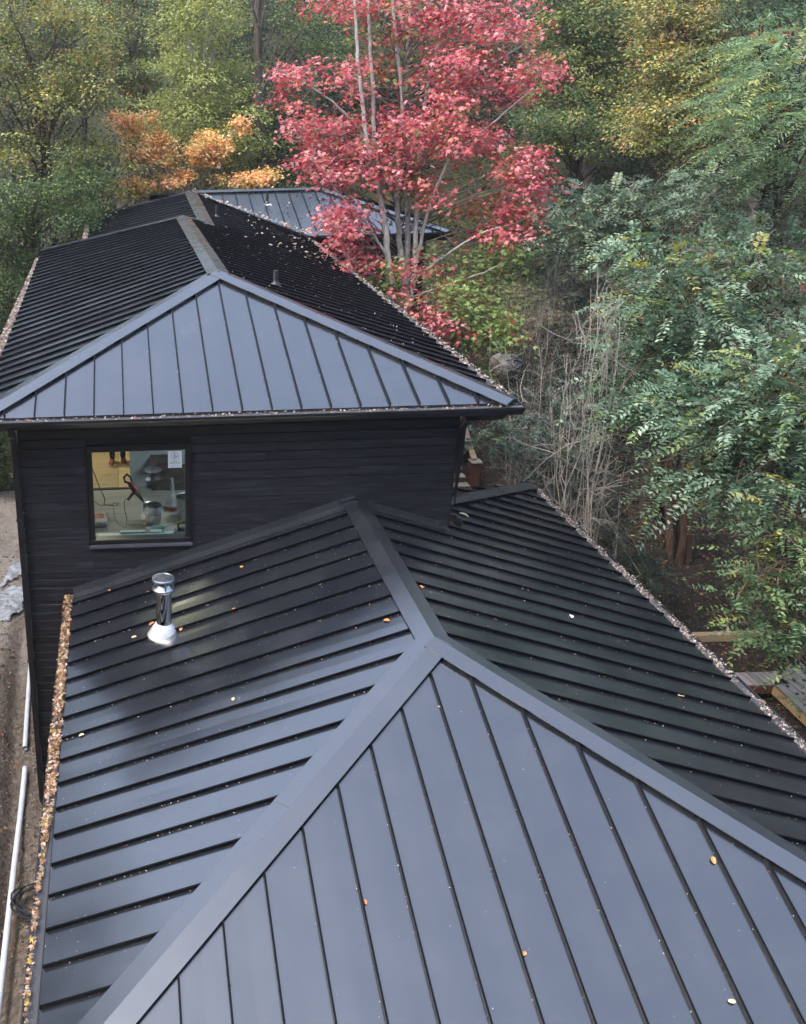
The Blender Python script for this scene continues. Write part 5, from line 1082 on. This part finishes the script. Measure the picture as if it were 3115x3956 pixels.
def onroof(zf, box, n, seamax=None, ph=0, sp=SP, off=.013, poly=None):
    X = rng.uniform(box[0], box[2], n); Y = rng.uniform(box[1], box[3], n)
    if seamax is not None:
        A = (X, Y)[seamax]; A[:] = ph+np.round((A-ph)/sp)*sp+np.where(rng.random(n) < .7, -1, 1)*rng.uniform(off, off+.012, n)
    k = pinpoly(X, Y, poly); X, Y = X[k], Y[k]; return np.stack([X, Y, np.array([zf(a, b_) for a, b_ in zip(X, Y)])], 1)
PLf = [(0, -.3), (-W+.25, -W+.05), (W-.25, -W+.05)]; PLl = [(-.2, 0), (-.2, YW-.1), (-W, YW-.1), (-W, -W+.4)]; PLr = [(.2, 0), (W, -W+.4), (W, YB-.3), (1.7, 5), (1.45, YW-.1), (.2, YW-.1)]
deb = P_(((.55, .45, .33), 4), ((.40, .26, .13), 3), ((.7, .66, .6), 3))
scatter('seam_debris', np.concatenate([onroof(zF, (-W, -W, W, 0), 300, 0, -.165, .4128, poly=PLf), onroof(zL, (-W, -W, 0, YW), 700, 1, 3.5808-9*SP, poly=PLl), onroof(zR, (0, -W, W, YB), 560, 1, 5.5945-9*.4133, .4133, poly=PLr)]), .018, deb, 'tiny dry leaf bits caught along the seams of the lower roof', shape=OV, seed=11, lift=.004)
scatter('roof_debris', np.concatenate([onroof(zF, (-W, -W, W, 0), 160, poly=PLf), onroof(zL, (-W, -W, 0, YW), 420, poly=PLl), onroof(zR, (0, -W, W, YB), 420, poly=PLr)]), .013, P_(((.7, .68, .62), 4), ((.5, .42, .3), 2)), 'tiny pale specks of debris on the lower roof', shape=OV, seed=12, lift=.003)
PU = [(XA, YB1-.2), (XL+.2, YE+.03), (XR-.2, YE+.03)]; PUr = [(XA+.2, YB1+.2), (XR, YE+.3), (XR, L1), (XA+.2, L1)]
scatter('seam_debris', np.concatenate([onroof(zUF, (XL, YE, XR, YB1), 160, 0, -4.9944, .4058, poly=PU), onroof(zUR, (XA, YE, XR, L1), 500, 1, 4.0, poly=PUr)]), .022, deb, 'tiny dry leaf bits along the seams of the main roof', shape=OV, seed=13, lift=.004)
w_ = []
for k in range(130):
    y = L1+rng.normal(1.2, 2.6); x = XR-abs(rng.normal(0, 1.3))
    if YE < y < YE3-.2+(XR-x)*1 and x > XC: w_.append((x, y, (zUR if y < L1 else zSR)(x, y)))
for k in range(80):
    x = rng.uniform(.6, XR3-1); y = rng.uniform(YE3, L2-.2)
    if y-YE3 > (XR-x) and y-YE3 < XR3-x: w_.append((x, y, z3F(x, y)))
for k in range(130):
    t = rng.random()**1.3; x = XR+(XC-XR)*t+rng.normal()*.06; y = YE3+(L2-YE3)*t+rng.normal()*.06; w_.append((x, y, z3F(x, max(y, YE3))+.05))
scatter('roof_leaves', np.array(w_), .085, PINKP, 'fallen leaves scattered where the rear roof meets the cross wing', seed=14, lift=.03)
def roof_leaf(px, py, zf_n, p0, s, pal, label, grp, seed):
    n_ = np.array(zf_n, float); n_ /= np.linalg.norm(n_); d = ray(px, py); t = ((np.array(p0)-CAM)@n_)/(d@n_); c = CAM+d*t+n_*.012; rg_ = np.random.default_rng(seed)
    m_ = 10; V = []
    for i in range(m_):
        a_ = 2*math.pi*i/m_; V.append((s*.3*math.sin(a_)*(1+.15*math.sin(3*a_)), s*.5*math.cos(a_), .25*s*abs(math.sin(a_))**2*.5))
    V.append((0, 0, 0)); o = obj('fallen_leaf', V, [(i, (i+1) % m_, m_) for i in range(m_)], None, cols=np.tile(pick(pal, 1, rg_), (m_+1, 1)))
    o.data.materials.append(M['dryleaf']); z_ = Vector(n_); o.rotation_mode = 'QUATERNION'; o.rotation_quaternion = z_.to_track_quat('Z', 'Y') @ Matrix.Rotation(rg_.uniform(0, 6.28), 3, 'Z').to_quaternion(); o.location = c.tolist(); o.modifiers.new('s', 'SOLIDIFY').thickness = .002
    tag(o, label, 'leaf', grp)
nF, pF = (0, -S1, 1), (0, 0, H1); nL, pL = (-S1, 0, 1), (-W, 0, 0); nR, pR = (S1, 0, 1), (W, 0, 0); OP = P_(((.62, .30, .12), 3), ((.55, .22, .08), 2)); CP = P_(((.72, .58, .38), 1))
roof_leaf(2755, 3326, nF, pF, .075, OP, 'orange brown leaf against a seam in the right part of the near hip slope', 'loose leaves on the near hip slope', 1)
roof_leaf(2022, 3687, nF, pF, .06, OP, 'russet leaf against a seam low in the middle of the near hip slope', 'loose leaves on the near hip slope', 2)
roof_leaf(2826, 3871, nF, pF, .062, CP, 'round cream leaf near the bottom right of the near hip slope', 'loose leaves on the near hip slope', 3)
roof_leaf(1411, 3487, nF, pF, .05, OP, 'small tan leaf on the left part of the near hip slope', 'loose leaves on the near hip slope', 4)
for k, (px, py, s, pl_, lb) in enumerate([(519, 2464, .075, CP, 'cream leaf left of the flue pipe'), (588, 2412, .09, OP, 'orange leaf touching the left side of the flue cone'), (702, 2433, .08, OP, 'orange leaf wedged right of the flue cone'), (904, 2357, .07, OP, 'orange leaf right of the flue pipe on the left slope'), (935, 2193, .06, OP, 'small orange leaf high on the left slope near the ridge'), (317, 2843, .07, CP, 'tan leaf by the left eave halfway down'), (903, 2704, .06, CP, 'cream leaf in the middle of the left slope'), (424, 2283, .06, OP, 'orange leaf near the wall flashing at the left'), (1495, 2400, .08, OP, 'orange leaf beside the ridge cap on the left slope'), (572, 2290, .05, OP, 'brown leaf behind the flue pipe')]):
    roof_leaf(px, py, nL, pL, s, pl_, lb, 'loose leaves on the left slope', 20+k)
for k, (px, py, s, pl_, lb) in enumerate([(2206, 2384, .10, P_(((.72, .55, .60), 1)), 'pale pink leaf in the middle of the right slope'), (1627, 2270, .07, OP, 'orange leaf just right of the ridge cap'), (1792, 1992, .16, P_(((.62, .62, .38), 1)), 'large pale yellow leaf by the foot of the downspout'), (2630, 2690, .10, CP, 'cream leaf clump against a seam on the right slope')]):
    roof_leaf(px, py, nR, pR, s, pl_, lb, 'loose leaves on the right slope', 40+k)
# ground litter
def ground_scatter(name, box, n, size, pal, label, seed, shape=MP, mat='dryleaf', cond=None, lift=.012):
    rg_ = np.random.default_rng(seed+800); X = rg_.uniform(box[0], box[2], n); Y = rg_.uniform(box[1], box[3], n)
    if cond is not None: k = cond(X, Y); X, Y = X[k], Y[k]
    return scatter(name, np.stack([X, Y, gzd(X, Y)], 1), size, pal, label, 1, shape, seed, mat=mat, lift=lift)
BRN = P_(((.20, .12, .07), 4), ((.13, .08, .05), 4), ((.32, .20, .11), 2), ((.42, .28, .17), 1), ((.30, .10, .06), .6))
ground_scatter('leaf_litter', (-9.5, .5, -4.9, 22), 5200, .075, P_(((.34, .20, .11), 4), ((.22, .13, .08), 4), ((.45, .32, .2), 2), ((.30, .10, .05), 1)), 'dead leaves strewn over the dirt yard', 21, cond=lambda X, Y: vnoise(X, Y, 1.6, 4) > -.05)
ground_scatter('clods', (-8, .5, -4.9, 14), 900, .10, P_(((.13, .10, .075), 4), ((.20, .16, .13), 3), ((.30, .27, .24), 1)), 'earth clods and larger stones in the dirt yard', 26, OV, 'pebble')
ground_scatter('gravel', (-8, .5, -4.9, 20), 9000, .035, P_(((.30, .27, .24), 4), ((.18, .16, .14), 4), ((.42, .40, .37), 2)), 'small stones in the dirt yard', 22, OV, 'pebble')
ground_scatter('leaf_litter', (4.3, 3, 22, 24), 26000, .085, BRN, 'brown dead leaves on the bare soil of the right slope', 23)
ground_scatter('leaf_litter', (4, 18, 22, 29), 3500, .09, BRN, 'dead leaves on the far slope', 24)
gr = np.stack([RNG.uniform(5, 20, 1500), RNG.uniform(17, 32, 1500)], 1)
ground_scatter('weeds', (5.2, 3.5, 14, 18), 5200, .07, P_(((.05, .085, .035), 4), ((.08, .11, .05), 2), ((.12, .13, .05), 1)), 'small green weeds on the bare soil', 25, OV, 'leaf', cond=lambda X, Y: vnoise(X, Y, 1.2, 6) > .25, lift=.05)
